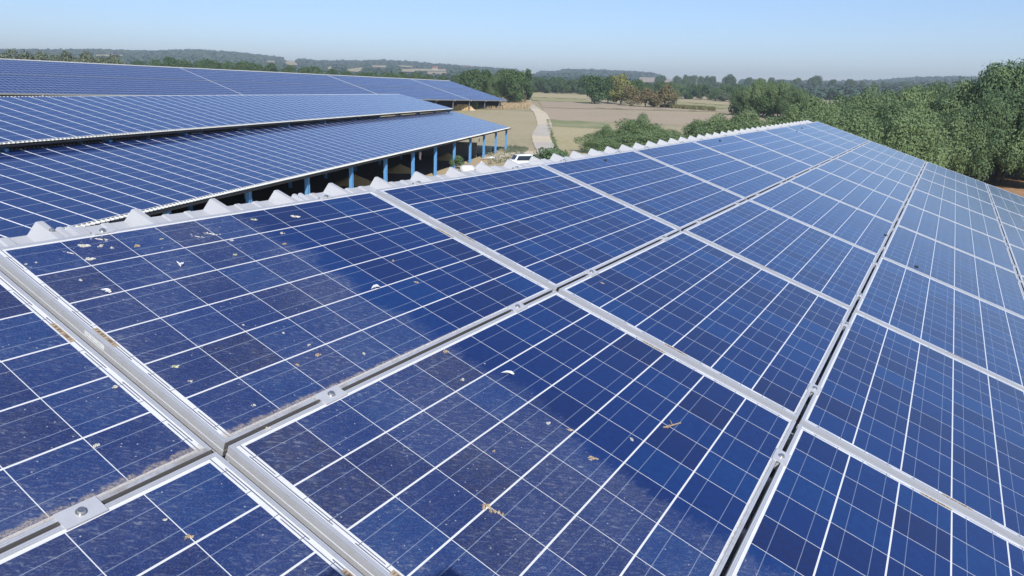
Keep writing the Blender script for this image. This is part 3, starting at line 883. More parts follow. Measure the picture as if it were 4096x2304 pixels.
def barn_root(name, org, X_, Y_, label):
    Z_ = X_.cross(Y_).normalized()
    mt = Matrix(((X_.x, Y_.x, Z_.x, org.x), (X_.y, Y_.y, Z_.y, org.y), (X_.z, Y_.z, Z_.z, org.z), (0, 0, 0, 1)))
    return empty(name, mt, label, "barn")
G0 = -10.8
barn = barn_root("open_barn", Vector((E0.x, E0.y, G0)), _x, _n, "long open barn with sky blue posts under two stepped solar roofs")
def on(root, o):
    o.parent = root; o.matrix_parent_inverse = Matrix.Identity(4); return o
H_E = E0.z - G0                         # eave height above the yard
H_U = U_org.z - G0; Y_U = (U_org - E0).dot(_n)
def sheet(name, root, x0, x1, y0, z0, slope, s0, s1, mat, drop=0.085, pitch=0.33367):
    """ribbed roof sheet lying under the panels"""
    mb = MB(); c, sn = math.cos(slope), math.sin(slope)
    def P(x, s, h): return (x, y0 + s * c - (h - drop) * sn, z0 + s * sn + (h - drop) * c)
    n = int((x1 - x0) / pitch)
    for i in range(n):
        x = x1 - (i + 1) * pitch
        for (a, h), (b, g) in zip(((0, 0), (.03, .045), (.06, .045), (.09, 0)), ((.03, .045), (.06, .045), (.09, 0), (pitch, 0))):
            mb.quad([P(x + a, s0, h), P(x + b, s0, g), P(x + b, s1, g), P(x + a, s1, h)])
    o = mb.obj(name, mat); return on(root, o)
sheet("lower_roof", barn, -LEN - .3, .25, 0, H_E, LOW, -0.24, 11.35, MAT["white_sheet"])
sheet("upper_roof", barn, -LEN - .3 + X_OFF, X_OFF + .25, Y_U, H_U, UPP, -0.16, 10.45, MAT["white_sheet"])
# back slope behind the upper ridge
mb = MB(); yb = Y_U + 10.45 * math.cos(UPP); zb = H_U + 10.45 * math.sin(UPP) - .1
mb.quad([(-LEN, yb, zb), (X_OFF + .2, yb, zb), (X_OFF + .2, yb + 6, zb - 1.4), (-LEN, yb + 6, zb - 1.4)])
on(barn, mb.obj("rear_roof", MAT["grey_trim"]))
def gutter(root, x0, x1, y, z, mat="grey_trim", w=.16, h=.14):
    mb = MB(); n = 6
    pr = [(-w / 2, h * .45), (-w / 2, 0), (-w / 4, -h / 2), (w / 4, -h / 2), (w / 2, 0), (w / 2, h * .45)]
    for (a, b), (c, d) in zip(pr[:-1], pr[1:]):
        mb.quad([(x0, y + a, z + b), (x1, y + a, z + b), (x1, y + c, z + d), (x0, y + c, z + d)])
        mb.quad([(x0, y + a * .9, z + b), (x0, y + c * .9, z + d), (x1, y + c * .9, z + d), (x1, y + a * .9, z + b)])
    return on(root, mb.obj("gutter", MAT[mat]))
gutter(barn, -LEN - .2, .3, -.31, H_E - .27, "black_steel", .10, .10)
gutter(barn, -LEN - .2 + X_OFF, X_OFF + .3, Y_U - .27, H_U - .25, "black_steel", .10, .10)
mb = MB(); mb.box((-LEN, -.22, H_E - .36), (.22, -.18, H_E - .19)); on(barn, mb.obj("eave_board", MAT["black_steel"]))
mb = MB(); mb.box((-LEN + X_OFF, Y_U - .18, H_U - .30), (X_OFF + .2, Y_U - .12, H_U - .19)); on(barn, mb.obj("eave_board", MAT["black_steel"]))
# blue frames
bays = [-(1.1 + 5.23 * k) * PA for k in range(14)]
for k, x in enumerate(bays):
    mb = MB(); top = H_E - .28
    for dx in (-.16, .145): mb.box((x + dx, -.05, 0), (x + dx + .018, .25, top))          # I section: flanges and web
    mb.box((x - .142, .0, 0), (x + .145, .03, top))
    on(barn, mb.obj("post", MAT["blue_post"]))
    mb = MB(); mb.quad([(x - .09, .25, top - .05), (x + .09, .25, top - .05), (x + .09, 1.5, top + .20), (x - .09, 1.5, top + .20)])
    mb.quad([(x - .01, .25, top - .35), (x - .01, 1.0, top + .10), (x - .01, 1.0, top + .14), (x - .01, .25, top)])
    mb.quad([(x - .07, .25, top - .35), (x + .07, .25, top - .35), (x + .07, 1.0, top + .10), (x - .07, 1.0, top + .10)])
    on(barn, mb.obj("haunch", MAT["blue_post"]))
    mb = MB()
    mb.beam((x, .2, H_E - .28), (x, 10.9, H_E - .28 + 10.7 * math.tan(LOW)), .14, .28)
    mb.beam((x, 10.9, H_U - .42), (x, 21.0, H_U - .42 + 10.1 * math.tan(UPP)), .14, .28)
    on(barn, mb.obj("rafter", MAT["blue_post"]))
    for y, h in ((10.8, H_U - .4), (21.0, H_U + 1.85)):
        mb = MB(); mb.box((x - .14, y - .14, 0), (x + .14, y + .14, h)); on(barn, mb.obj("post", MAT["blue_post"]))
mb = MB()
for s in np.linspace(.4, 10.9, 8): mb.beam((-LEN, s * math.cos(LOW), H_E - .16 + s * math.sin(LOW)), (.1, s * math.cos(LOW), H_E - .16 + s * math.sin(LOW)), .07, .14)
for s in np.linspace(.3, 10.1, 7): mb.beam((-LEN + X_OFF, Y_U + s * math.cos(UPP), H_U - .16 + s * math.sin(UPP)), (.1 + X_OFF, Y_U + s * math.cos(UPP), H_U - .16 + s * math.sin(UPP)), .07, .14)
on(barn, mb.obj("purlins", MAT["dark_steel"]))
mb = MB(); mb.box((-LEN, 21.15, 0), (bays[1], 21.25, H_U + 1.9)); on(barn, mb.obj("rear_wall", MAT["cladding"]))
mb = MB(); mb.box((bays[2] - .1, 1.2, 0), (bays[2], 21.1, 2.4)); on(barn, mb.obj("side_wall", MAT["concrete"]))
# boards closing parts of the step between the roofs
for x, w, mk in ((-33.5, 3.4, "track"), (-28.9, 1.2, "track"), (-60, 1.5, "dark_steel"), (-66, 1.8, "dark_steel"), (-51, 1.2, "dark_steel"), (-15, 1.3, "dark_steel"), (-22, 1.4, "dark_steel"), (-73, 2.0, "dark_steel"), (-80, 1.4, "dark_steel")):
    mb = MB(); zt_ = H_U - .44; zl = H_E + 11.3 * math.sin(LOW) - .05
    mb.box((x, Y_U - .02, zl), (x + w, Y_U + .02, zt_)); on(barn, mb.obj("infill_board", MAT[mk]))
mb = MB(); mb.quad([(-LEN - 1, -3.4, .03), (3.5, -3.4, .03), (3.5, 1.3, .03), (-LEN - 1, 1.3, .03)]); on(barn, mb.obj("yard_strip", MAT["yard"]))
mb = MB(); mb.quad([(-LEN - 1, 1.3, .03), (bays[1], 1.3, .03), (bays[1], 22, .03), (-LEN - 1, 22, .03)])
on(barn, mb.obj("barn_floor", plain("shade darkened floor", (0.045, 0.038, 0.030), 0.9)))  # barn interior shade painted into the floor colour, from the eave's shadow line inward

cand = []
for side, Mx, rows, xo in (("lower", M_low, 11, 0.0), ("upper", M_up, 10, 0.0)):
    for j in range(rows):
        for i in range(NC):
            mt = Mx @ Matrix.Translation((-(i + 1) * PA + .0175, (j + 1) * PB - .006, 0))
            cand.append((sees(mt), side, j, i, mt))
cand.sort(key=lambda c: -c[0])
_o = MB(); frame_bm(_o, 0, True); glass_bm(_o, 1)
BARN_PANEL = _o.mesh("solar_panel", [MAT["frame_far"], MAT["glass_far"]])
N_IND = 300 - near_count - 4
for area, side, j, i, mt in cand[:N_IND]:
    o = link_mesh("solar_panel", BARN_PANEL); o.matrix_world = mt
    tag(o, "blue-posted barn, %s roof solar panel, %s row up, %s column from far end" % (side, ordinal(j + 1), ordinal(i + 1)), "solar panel", "solar panels on the blue-posted barn")
for area, side, j, i, mt in cand[N_IND:]:
    FAR_PANELS.append((mt, False))

# far barn behind, with one wide roof
F_org = ray(2025.5, 401); F_org = F_org * (-4.1 / F_org.z)
F_x = ray(3991, 430).normalized(); F_y = Vector((0, 0, 1)).cross(F_x).normalized(); F_z = F_x.cross(F_y)
FSL = math.radians(14.0); FLEN = 176.0; FW = 15 * PA + .40
FG = -2.95
fbarn = barn_root("far_barn", F_org, F_x, F_y, "very long far barn with one wide dark blue solar roof and straw below")
seams = [22.7, 62.5, 112.7]
M_far = bm(0, 0, FSL, F_org, F_x, F_y)
x = -.05; c = 0
fcols = []
while x > -FLEN:
    fcols.append(x); x -= PB
    for sm_ in seams:
        if -x > sm_ > -x - PB: x -= .20
for x in fcols:
    for j in range(15):
        y = j * PA + (.40 if j >= 8 else 0)
        mt = M_far @ Matrix.Translation((x - PB + .006, y + .0175, 0)) @ Matrix.Rotation(PI / 2, 4, 'Z') @ Matrix.Translation((0, 0, 0))
        FAR_PANELS.append((mt, True))
FW_s = 15 * PA + .40
mb = MB(); c_, s_ = math.cos(FSL), math.sin(FSL)
def FP(x, s, h): return (x, s * c_ - h * s_, s * s_ + h * c_)
def slab(x0, x1, a, b, h0, h1, mk, name):
    mb = MB(); p = [FP(x0, a, h0), FP(x1, a, h0), FP(x1, b, h0), FP(x0, b, h0), FP(x0, a, h1), FP(x1, a, h1), FP(x1, b, h1), FP(x0, b, h1)]
    for f in ((3, 2, 1, 0), (4, 5, 6, 7), (0, 1, 5, 4), (1, 2, 6, 5), (2, 3, 7, 6), (3, 0, 4, 7)): mb.quad([p[i] for i in f])
    return on(fbarn, mb.obj(name, MAT[mk]))
slab(-FLEN, .1, -.15, 8 * PA + .02, -.16, -.09, "grey_trim", "roof_sheet")
slab(-FLEN, .1, 8 * PA + .02, 8 * PA + .40, -.20, -.14, "black_steel", "roof_gap")
slab(-FLEN, .1, 8 * PA + .40, FW_s + .1, -.16, -.09, "grey_trim", "roof_sheet")
slab(-FLEN, .1, FW_s + .02, FW_s + .45, -.08, .06, "white_sheet", "ridge_cap")
for sm_ in seams: slab(-sm_ - .30, -sm_ - .12, 0, FW_s, -.085, .012, "white_sheet", "seam_cover")
slab(.0, .16, -.1, FW_s + .3, -.20, .02, "dark_steel", "verge_trim")
gutter(fbarn, -FLEN, .3, -.25, -.22, "grey_trim", .24, .26)
mb = MB(); yb = FW_s * c_ + .3; zb = FW_s * s_
mb.quad([(-FLEN, yb, zb), (.1, yb, zb), (.1, yb + 12, zb - 3), (-FLEN, yb + 12, zb - 3)]); on(fbarn, mb.obj("rear_roof", MAT["grey_trim"]))
for k in range(20):
    x = -4.0 - k * 9.1
    if x < -FLEN: break
    mb = MB(); mb.box((x - .12, .3, FG - .6), (x + .12, .55, -.2)); on(fbarn, mb.obj("post", MAT["dark_steel"]))
    mb = MB(); mb.beam((x, -.45, -.34), (x, .4, -.55), .12, .12); on(fbarn, mb.obj("gutter_bracket", MAT["white_sheet"]))
mb = MB(); mb.box((-FLEN, 9.0, FG - 1.5), (-.1, 9.2, 1.9)); on(fbarn, mb.obj("rear_wall", MAT["cladding"]))
mb = MB(); mb.quad([(-.3, 3.0, FG - 1.0), (-.3, 24.0, FG - 1.0), (-.3, 24.0, 24.0 * math.tan(FSL) - .35), (-.3, 3.0, 3.0 * math.tan(FSL) - .35)]); on(fbarn, mb.obj("gable_wall", MAT["cladding"]))

def build_rest():
    base_f, base_g = MB(), MB()
    frame_bm(base_f, 0, True); glass_bm(base_g, 1)
    vb = np.array(base_f.v + base_g.v); n0 = len(vb)
    fb = np.array(base_f.f + [tuple(i + len(base_f.v) for i in f) for f in base_g.f])
    ub = np.array([c for f in base_f.uv + base_g.uv for q in f for c in q])
    mib = np.array([0] * len(base_f.f) + [1] * len(base_g.f))
    V, F, MI = [], [], []
    for k, (mt, por) in enumerate(FAR_PANELS):
        MI.append(np.where(mib == 0, 2, 1) if por else mib)
        A = np.array(mt); V.append(vb @ A[:3, :3].T + A[:3, 3]); F.append(fb + k * n0)
    K = len(FAR_PANELS)
    me = np_mesh("solar_panels", np.concatenate(V), np.concatenate(F), [MAT["frame_far"], MAT["glass_far"], plain("pale module frame", (0.55, 0.58, 0.62), 0.5)], np.concatenate(MI))
    uvl = me.uv_layers.new(name="UVMap"); uvl.data.foreach_set("uv", np.tile(ub, K))
    at = me.attributes.new("pid", 'FLOAT', 'FACE'); at.data.foreach_set("value", np.repeat(np.arange(K) * 0.37, len(mib)).astype(np.float32))
    o = link_mesh("solar_panels", me)
    tag(o, "remaining small solar panels covering the two long barns", "solar panels", "solar panels on the barns", "stuff")
build_rest()

# ------------------------------------------------------------------ vegetation
def leaf_material(name, c1, c2, c3, trans=0.25):
    q = M(name, 0.75, 0.2)
    info = q.node("ShaderNodeObjectInfo"); rnd = X(q.nt, info.outputs["Random"])
    n = q.noise(q.pos(), 0.55, 4, 0.7); w = q.noise(q.pos(), 5.0, 2, 0.6)
    c = q.mix((n + (rnd - 0.5) * 0.35).sm(0.35, 0.65), c1, c2)
    c = q.mix(w.sm(0.50, 0.72), c, c3)
    q.col(c)
    tr = q.node("ShaderNodeBsdfTranslucent"); q.link(c, tr.inputs[0])
    mx = q.node("ShaderNodeMixShader"); mx.inputs[0].default_value = trans
    q.link(q.b.outputs[0], mx.inputs[1]); q.link(tr.outputs[0], mx.inputs[2])
    out = [n_ for n_ in q.nt.nodes if n_.type == 'OUTPUT_MATERIAL'][0]; q.link(mx.outputs[0], out.inputs[0])
    return q.m
LEAF = {
    "locust": leaf_material("locust leaves", (0.175, 0.250, 0.115), (0.205, 0.285, 0.130), (0.255, 0.330, 0.165), 0.35),
    "locust_dark": leaf_material("darker locust leaves", (0.120, 0.190, 0.095), (0.150, 0.225, 0.105), (0.195, 0.270, 0.130), 0.35),
    "oak": leaf_material("oak leaves", (0.065, 0.121, 0.052), (0.088, 0.149, 0.060), (0.145, 0.194, 0.084)),
    "yellow": leaf_material("yellowing leaves", (0.264, 0.267, 0.088), (0.196, 0.227, 0.079), (0.340, 0.316, 0.123)),
    "brown": leaf_material("browning leaves", (0.221, 0.178, 0.091), (0.153, 0.170, 0.074), (0.281, 0.211, 0.123)),
    "grey": leaf_material("greyish leaves", (0.165, 0.195, 0.125), (0.135, 0.170, 0.105), (0.215, 0.240, 0.165)),
    "wood": leaf_material("far woodland leaves", (0.060, 0.105, 0.075), (0.080, 0.130, 0.085), (0.120, 0.165, 0.105), 0.15),
}
MAT["bark"] = plain("grey brown bark", (0.14, 0.115, 0.09), 0.9, 0.1, 0, 0.3, 6)

def crown_np(seed, R, H, z0, nleaf, leaf, lobes=26, aspect=1.8, top=0.0, lob_r=(.26, .42)):
    """a crown as many leaf sprays spread through uneven lobes; returns quads"""
    rg = np.random.default_rng(seed)
    cz = z0 + H / 2
    d = rg.normal(size=(lobes, 3)); d /= np.linalg.norm(d, axis=1, keepdims=True)
    d[:, 2] = np.where(d[:, 2] < -0.85, -d[:, 2] * .6, d[:, 2])
    d[:, :2] *= np.where(d[:, 2:] < 0, 1.25, 1.0)
    rad = rg.uniform(.50, .88, (lobes, 1))
    C = d * rad * np.array([R, R, H / 2]) * (1 + rg.normal(0, .10, (lobes, 1)))
    C[:, 2] += cz + top * H * .1
    lr = rg.uniform(*lob_r, lobes) * R * (1 + .3 * rg.random(lobes))
    C = np.vstack([C, [[0, 0, cz], [0, 0, cz + H * .2]]]); lr = np.append(lr, [R * .5, R * .45])
    w = lr ** 2; k = rg.choice(len(lr), nleaf, p=w / w.sum())
    dd = rg.normal(size=(nleaf, 3)); dd[:, 2] += .25; dd /= np.linalg.norm(dd, axis=1, keepdims=True)
    rr = lr[k] * np.clip(rg.normal(.93, .15, nleaf), .25, 1.25)
    P = C[k] + dd * rr[:, None] * np.array([1, 1, .85])
    P[:, 2] = np.maximum(P[:, 2], z0 - .3)
    nrm = dd * 1.0 + rg.normal(size=(nleaf, 3)) * .42; nrm[:, 2] += .30; nrm /= np.linalg.norm(nrm, axis=1, keepdims=True)
    t = np.cross(nrm, rg.normal(size=(nleaf, 3))); t /= np.linalg.norm(t, axis=1, keepdims=True)
    t[:, 2] -= .10; t /= np.linalg.norm(t, axis=1, keepdims=True)
    b = np.cross(nrm, t)
    s = leaf * rg.uniform(.55, 1.35, (nleaf, 1))
    a, c = t * s * aspect / 2, b * s / 2
    V = np.stack([P - a, P - c * .9 + a * .1, P + a, P + c * .9 - a * .1], 1).reshape(-1, 3)
    F = np.arange(nleaf * 4).reshape(-1, 4)
    return V, F
def trunk_mb(H, z0, R, seed, limbs=6, lean=0.0):
    rg = random.Random(seed); mb = MB()
    def limb(a, b, r0, r1, n=6, seg=3):
        a, b = Vector(a), Vector(b); prev = None
        for i in range(seg + 1):
            t = i / seg; p = a.lerp(b, t) + Vector((rg.uniform(-1, 1), rg.uniform(-1, 1), 0)) * r0 * .8 * math.sin(t * PI)
            r = r0 + (r1 - r0) * t; ax = (b - a).normalized().to_track_quat('Z', 'Y')
            ring = [p + ax @ Vector((r * math.cos(2 * PI * k / n), r * math.sin(2 * PI * k / n), 0)) for k in range(n)]
            if prev:
                for k in range(n): mb.quad([prev[k], prev[(k + 1) % n], ring[(k + 1) % n], ring[k]])
            prev = ring
    limb((0, 0, -.6), (lean, 0, z0 + H * .45), .028 * (H + z0), .016 * (H + z0))
    for i in range(limbs):
        t = 2 * PI * i / limbs + rg.random(); z = z0 + H * rg.uniform(0, .3)
        limb((lean * .6, 0, z * .8), (R * .62 * math.cos(t), R * .62 * math.sin(t), z + H * rg.uniform(.25, .45)), .012 * (H + z0), .004 * (H + z0))
    mb.smooth = True
    return mb
PROTO = {}
def proto(kind, leafm, seed, R, H, z0, nleaf, leaf, **kw):
    V, F = crown_np(seed, R, H, z0, nleaf, leaf, **kw)
    PROTO.setdefault(kind, []).append((trunk_mb(H, z0, R, seed).mesh("trunk", MAT["bark"]), np_mesh("crown", V, F, leafm), float(np.percentile(V[:, 2], 99.7)), float(np.percentile(np.hypot(V[:, 0], V[:, 1]), 97))))
for k in range(4): proto("locust", LEAF["locust"], 10 + k, 4.3, 7.6, .3, 20000, .17, aspect=2.0, lobes=44, lob_r=(.17, .34))
for k in range(3): proto("locust_dark", LEAF["locust_dark"], 20 + k, 4.3, 8.0, .3, 20000, .17, aspect=2.0, lobes=44, lob_r=(.17, .34))
for k in range(3): proto("oak", LEAF["oak"], 30 + k, 5.2, 11.2, .2, 6000, .55, aspect=1.4, lobes=30)
proto("yellow", LEAF["yellow"], 41, 4.6, 11.5, .5, 5000, .50, aspect=1.4, lobes=28)
for k in range(2): proto("brown", LEAF["brown"], 51 + k, 4.8, 10.2, .5, 4600, .50, aspect=1.4, lobes=28)
for k in range(2): proto("grey", LEAF["grey"], 61 + k, 4.6, 9.0, .1, 3600, .55, aspect=1.4, lobes=26)
for k in range(2): proto("bush", LEAF["locust_dark"], 71 + k, 1.6, 2.4, .15, 1800, .17, aspect=2.0, lobes=16)
for k in range(3): proto("tall", LEAF["oak"], 81 + k, 3.2, 12.6, .2, 3400, .55, aspect=1.4, lobes=26)
TREES = []
def tree(kind, u, r, top_v, wpx, group, desc, squeeze=1.0, base=None):
    """a tree on the ground r metres out whose crown reaches picture height top_v and is wpx wide"""
    p = at_r(u, r) if base is None else ground_hit(u, base)
    depth = p.dot(CAM_F); r = math.hypot(p.x, p.y)
    zt_ = r / math.hypot(ray(u, top_v).x, ray(u, top_v).y) * ray(u, top_v).z
    Hh = max(1.2, zt_ - p.z)
    tr, cr, H0, R0 = random.choice(PROTO[kind])
    sz = Hh / H0; sx = (wpx / FPX * depth / 2) / R0; sx = min(max(sx, sz * .62), sz * 1.7)
    mt = Matrix.Translation(p) @ Matrix.Rotation(random.random() * 6.28, 4, 'Z') @ Matrix.Diagonal((sx, sx * random.uniform(.9, 1.1), sz, 1))
    nm = {"bush": "bush"}.get(kind, "tree")
    TREES.append([u, nm, mt, tr, cr, group, desc])
def flush_trees(order_text):
    groups = {}
    for t in TREES: groups.setdefault((t[5], t[6]), []).append(t)
    for (g, d), L in groups.items():
        L.sort(key=lambda t: t[0])
        for i, (u, nm, mt, tr, cr, _, _) in enumerate(L):
            lab = d if len(L) == 1 else "%s, %s from the left" % (d, ordinal(i + 1))
            o = empty(nm, mt, lab, "bush" if nm == "bush" else "tree", g)
            link_mesh("trunk", tr, o); link_mesh("crown", cr, o)
    TREES.clear()

# wood behind the near roof
SIL = [(2330, 620), (2400, 545), (2450, 495), (2500, 478), (2560, 458), (2620, 468), (2680, 492), (2740, 498), (2800, 474), (2850, 446), (2910, 432), (3000, 440),
       (3080, 470), (3150, 430), (3210, 392), (3300, 368), (3400, 358), (3500, 352), (3600, 348), (3700, 345), (3760, 338), (3830, 326), (3880, 325), (3930, 300), (3970, 272), (4010, 262), (4096, 252), (4300, 250)]
su, sv_ = [p[0] for p in SIL], [p[1] for p in SIL]
rg = random.Random(5)
for layer, (r0, dv, step, txt) in enumerate(((134, 6, 92, "tree at the back edge of the wood behind the near roof"),
                                              (119, 48, 96, "tree in the middle depth of the wood behind the near roof"),
                                              (106, 105, 104, "leafy tree of the front row close behind the near roof"))):
    u = 2440 + layer * 14
    while u < 4330:
        r = r0 + (14 if u > 3700 else 0)
        sil = np.interp(u, su, sv_)
        kind = "locust" if (u < 3350 or rg.random() < .62) else "locust_dark"
        if layer == 0 and u > 3900: kind = rg.choice(("locust_dark", "locust_dark", "locust"))
        jit = rg.uniform(-10, 22)
        w = rg.uniform(205, 285) * 120 / r
        ok = True
        if 3030 < u < 3110 and layer < 2: ok = False
        if layer == 0 and 2640 < u < 2760: ok = False
        if ok: tree(kind, u, r + rg.uniform(-4, 4), sil + dv + jit, w, "trees of the wood behind the near roof", txt)
        u += step * rg.uniform(.8, 1.2)
for u, tv, w in ((2455, 505, 120), (2560, 458, 150), (3965, 268, 120), (4050, 256, 150), (3850, 326, 150)):
    tree("locust" if u != 4050 else "locust_dark", u, 128, tv, w, "trees of the wood behind the near roof", "tall tree standing out over the wood behind the near roof")
# roadside bush and bushes near the blue barn
tree("bush", 2215, 96, 592, 150, "bushes by the farm road", "round green bush at the roadside just past the ridge")
tree("bush", 2262, 98, 603, 90, "bushes by the farm road", "smaller dark bush touching the roadside bush")
tree("bush", 1828, 0, 622, 62, "bushes by the farm road", "tall weedy shrub growing against a blue post", base=676)
tree("bush", 1895, 0, 396, 34, "bushes by the far barn", "bushy green shrub beside the sand heap", base=438)
tree("bush", 1993, 0, 401, 22, "bushes by the far barn", "little shrub under the far barn eave near its end", base=430)
# trees past the end of the far barn
tree("oak", 2080, 0, 330, 78, "trees at the far barn end", "dense green tree right beyond the far barn end", base=396)
tree("oak", 2032, 0, 346, 62, "trees at the far barn end", "lower rounded tree left of the dense one past the far barn", base=396)
# the clump standing in the fields
g = "clump of field trees"
tree("oak", 2378, 0, 303, 112, g, "dark green oak at the left end of the field clump", base=416)
tree("oak", 2432, 0, 304, 90, g, "dark green oak behind the yellow tree", base=412)
tree("yellow", 2482, 0, 296, 96, g, "yellowish green tree at the top of the field clump", base=418)
tree("oak", 2535, 0, 318, 60, g, "small dark oak peeking behind the yellow tree", base=414)
tree("brown", 2525, 0, 342, 96, g, "browning tree in the middle of the field clump", base=424)
tree("brown", 2580, 0, 352, 90, g, "reddish brown low tree left of the lone round oak", base=428)
tree("brown", 2655, 0, 337, 108, g, "round olive brown oak at the right end of the clump", base=432)
tree("oak", 2618, 0, 372, 50, g, "small dark filler oak inside the clump", base=430)
# dense plantation left and behind of the clump
rg = random.Random(8)
u = 1860
while u < 2110:
    tree(rg.choice(("tall", "oak", "locust_dark")), u, 335 + rg.uniform(-14, 30), 284 + rg.uniform(-7, 12), 62, "dark plantation", "tall slim tree of the dense plantation behind the far barn"); u += rg.uniform(20, 27)
u = 2085
while u < 2400:
    tree("oak", u, 640 + rg.uniform(-10, 40), 309 + rg.uniform(-7, 12), 60, "dark plantation", "broad dark tree of the wood edge beyond the straw field"); u += rg.uniform(24, 33)
# middle distance on the right of the clump
u = 2560
while u < 2960:
    tree(rg.choice(("oak", "oak", "locust_dark")), u, 560 + rg.uniform(-25, 40), 338 + rg.uniform(-8, 12) if u > 2700 else 330 + rg.uniform(-5, 10), 64, "hedge trees in the middle distance", "hedge tree beyond the field clump"); u += rg.uniform(26, 36)
tree("grey", 2895, 0, 371, 62, "hedge trees in the middle distance", "rounded grey bushy tree at the field corner", base=408)
tree("grey", 2935, 0, 376, 50, "hedge trees in the middle distance", "grey bushy tree touching the round grey one", base=409)
for u, tv, w, kd in ((2985, 345, 100, "locust_dark"), (3035, 318, 110, "locust"), (3085, 326, 100, "locust_dark"), (3130, 330, 110, "locust"), (3180, 344, 110, "locust_dark"), (2960, 372, 90, "oak"), (3060, 378, 120, "oak"), (3120, 385, 110, "oak")):
    tree(kd, u, 262 + rg.uniform(-10, 16), tv, w, "copse in the middle distance", "tall copse tree between field strip and near wood")
for u, tv, w in ((2740, 300, 30), (2765, 301, 20), (2828, 304, 26), (2848, 305, 24), (2895, 306, 22), (2918, 298, 34), (2985, 310, 24), (3076, 310, 30), (2635, 302, 50), (2742, 322, 26),
                 (3120, 318, 40), (3175, 312, 50), (3250, 303, 70), (3320, 318, 46), (3385, 316, 20), (3410, 324, 34), (3445, 324, 34), (3490, 326, 34), (3530, 326, 40), (3600, 328, 44), (3240, 330, 40), (2800, 305, 22), (2705, 303, 22), (3040, 313, 30)):
    tree("oak", u, 1250 if tv > 300 else 1100, tv, w, "far hedgerow trees on the skyline", "small dark skyline tree on the right hand plateau")
for u, tv, w in ((30, 214, 80), (95, 203, 90), (160, 211, 80), (215, 222, 70), (265, 208, 100), (345, 209, 110), (310, 224, 70), (430, 222, 70), (470, 224, 60), (130, 226, 90), (55, 230, 90), (395, 232, 80), (-40, 212, 90)):
    tree("grey", u, 330, tv, w, "trees behind the far barn ridge", "greyish tree rising behind the far barn ridge")
for u, tv, w in ((560, 244, 70), (630, 240, 70), (690, 229, 80), (740, 240, 70), (800, 244, 70), (850, 238, 70), (900, 248, 80), (965, 246, 70), (1020, 252, 80), (1085, 254, 80), (1150, 262, 80), (1215, 270, 70), (1270, 268, 80), (1330, 277, 70),
                 (1390, 284, 70), (1440, 289, 80), (1500, 292, 80), (1557, 291, 80), (1612, 289, 80), (1665, 291, 80), (1720, 300, 70), (1770, 303, 70), (1820, 300, 70)):
    tree("oak", u, 470, tv, w, "line of trees behind the far barn", "dark tree in the line beyond the far barn ridge")
flush_trees("")

# hillside woods: uncountable crowns, one object per stretch of hill
FQ = [q for q, mk in FIELDS]
def in_quad(u, v, q):
    x = np.zeros(len(u), bool); n = len(q)
    for i in range(n):
        (x0, y0), (x1, y1) = q[i], q[(i + 1) % n]
        if y0 == y1: continue
        c = ((y0 > v) != (y1 > v)) & (u < (x1 - x0) * (v - y0) / (y1 - y0) + x0); x ^= c
    return x
def scatter_wood(name, label, a0, a1, r0, r1, seed, rad_step=1.75):
    rg = np.random.default_rng(seed); pts = []
    r = r0
    while r < r1:
        sp = r / 190.0
        n = max(2, int((a1 - a0) * r / sp)); a = np.linspace(a0, a1, n) + rg.uniform(-.5, .5, n) * sp / r
        rr = r + rg.uniform(-.5, .5, n) * sp * rad_step; pts.append(np.stack([rr * np.cos(a), rr * np.sin(a), np.full(n, sp)], 1)); r += sp * rad_step
    P = np.concatenate(pts); z = zt(P[:, 0], P[:, 1])
    W = np.stack([P[:, 0], P[:, 1], z], 1)
    dep = W @ np.array(CAM_F); u = PPX + FPX * (W @ np.array(CAM_R)) / dep; v = PPY + FPX * (W @ np.array(CAM_D)) / dep
    keep = np.ones(len(W), bool)
    up = FPX / dep * 13.0
    for q in FQ:
        for f_ in (0.0, .33, .66, 1.0): keep &= ~in_quad(u, v - up * f_, q)
    # a few clearings
    keep &= ~((np.sin(P[:, 0] * .011 + 2) * np.sin(P[:, 1] * .013) > .80))
    W, sp = W[keep], P[keep, 2]
    K = len(W); nl = 14
    h = 6 + rg.uniform(0, 5, K) + sp * .25
    c = np.repeat(W, nl, 0); hh = np.repeat(h, nl); rr = np.repeat(sp * .62, nl)
    d = rg.normal(size=(K * nl, 3)); d[:, 2] = np.abs(d[:, 2]); d /= np.linalg.norm(d, axis=1, keepdims=True)
    Pp = c + d * np.stack([rr, rr, hh * .50], 1); Pp[:, 2] += hh * .42
    nrm = d + rg.normal(size=d.shape) * .35; nrm /= np.linalg.norm(nrm, axis=1, keepdims=True)
    t = np.cross(nrm, rg.normal(size=d.shape)); t /= np.linalg.norm(t, axis=1, keepdims=True); b = np.cross(nrm, t)
    s = (rr * rg.uniform(.45, .95, len(rr)))[:, None]
    V = np.stack([Pp - t * s, Pp - b * s, Pp + t * s, Pp + b * s], 1).reshape(-1, 3)
    o = link_mesh(name, np_mesh(name, V, np.arange(len(V)).reshape(-1, 4), LEAF["wood"]))
    tag(o, label, "woodland", None, "stuff"); return K
for (ua, ub, lab, sd_) in ((4250, 3080, "distant wood covering the right hand plateau", 1), (3080, 2180, "distant wood on the low middle hills", 2),
                           (2180, 1180, "distant woods around the patchwork hill fields", 3), (1180, -150, "distant wood covering the long left hill", 4)):
    scatter_wood("hill_woods", lab, az_of(ua), az_of(ub), 760, 3260, sd_)

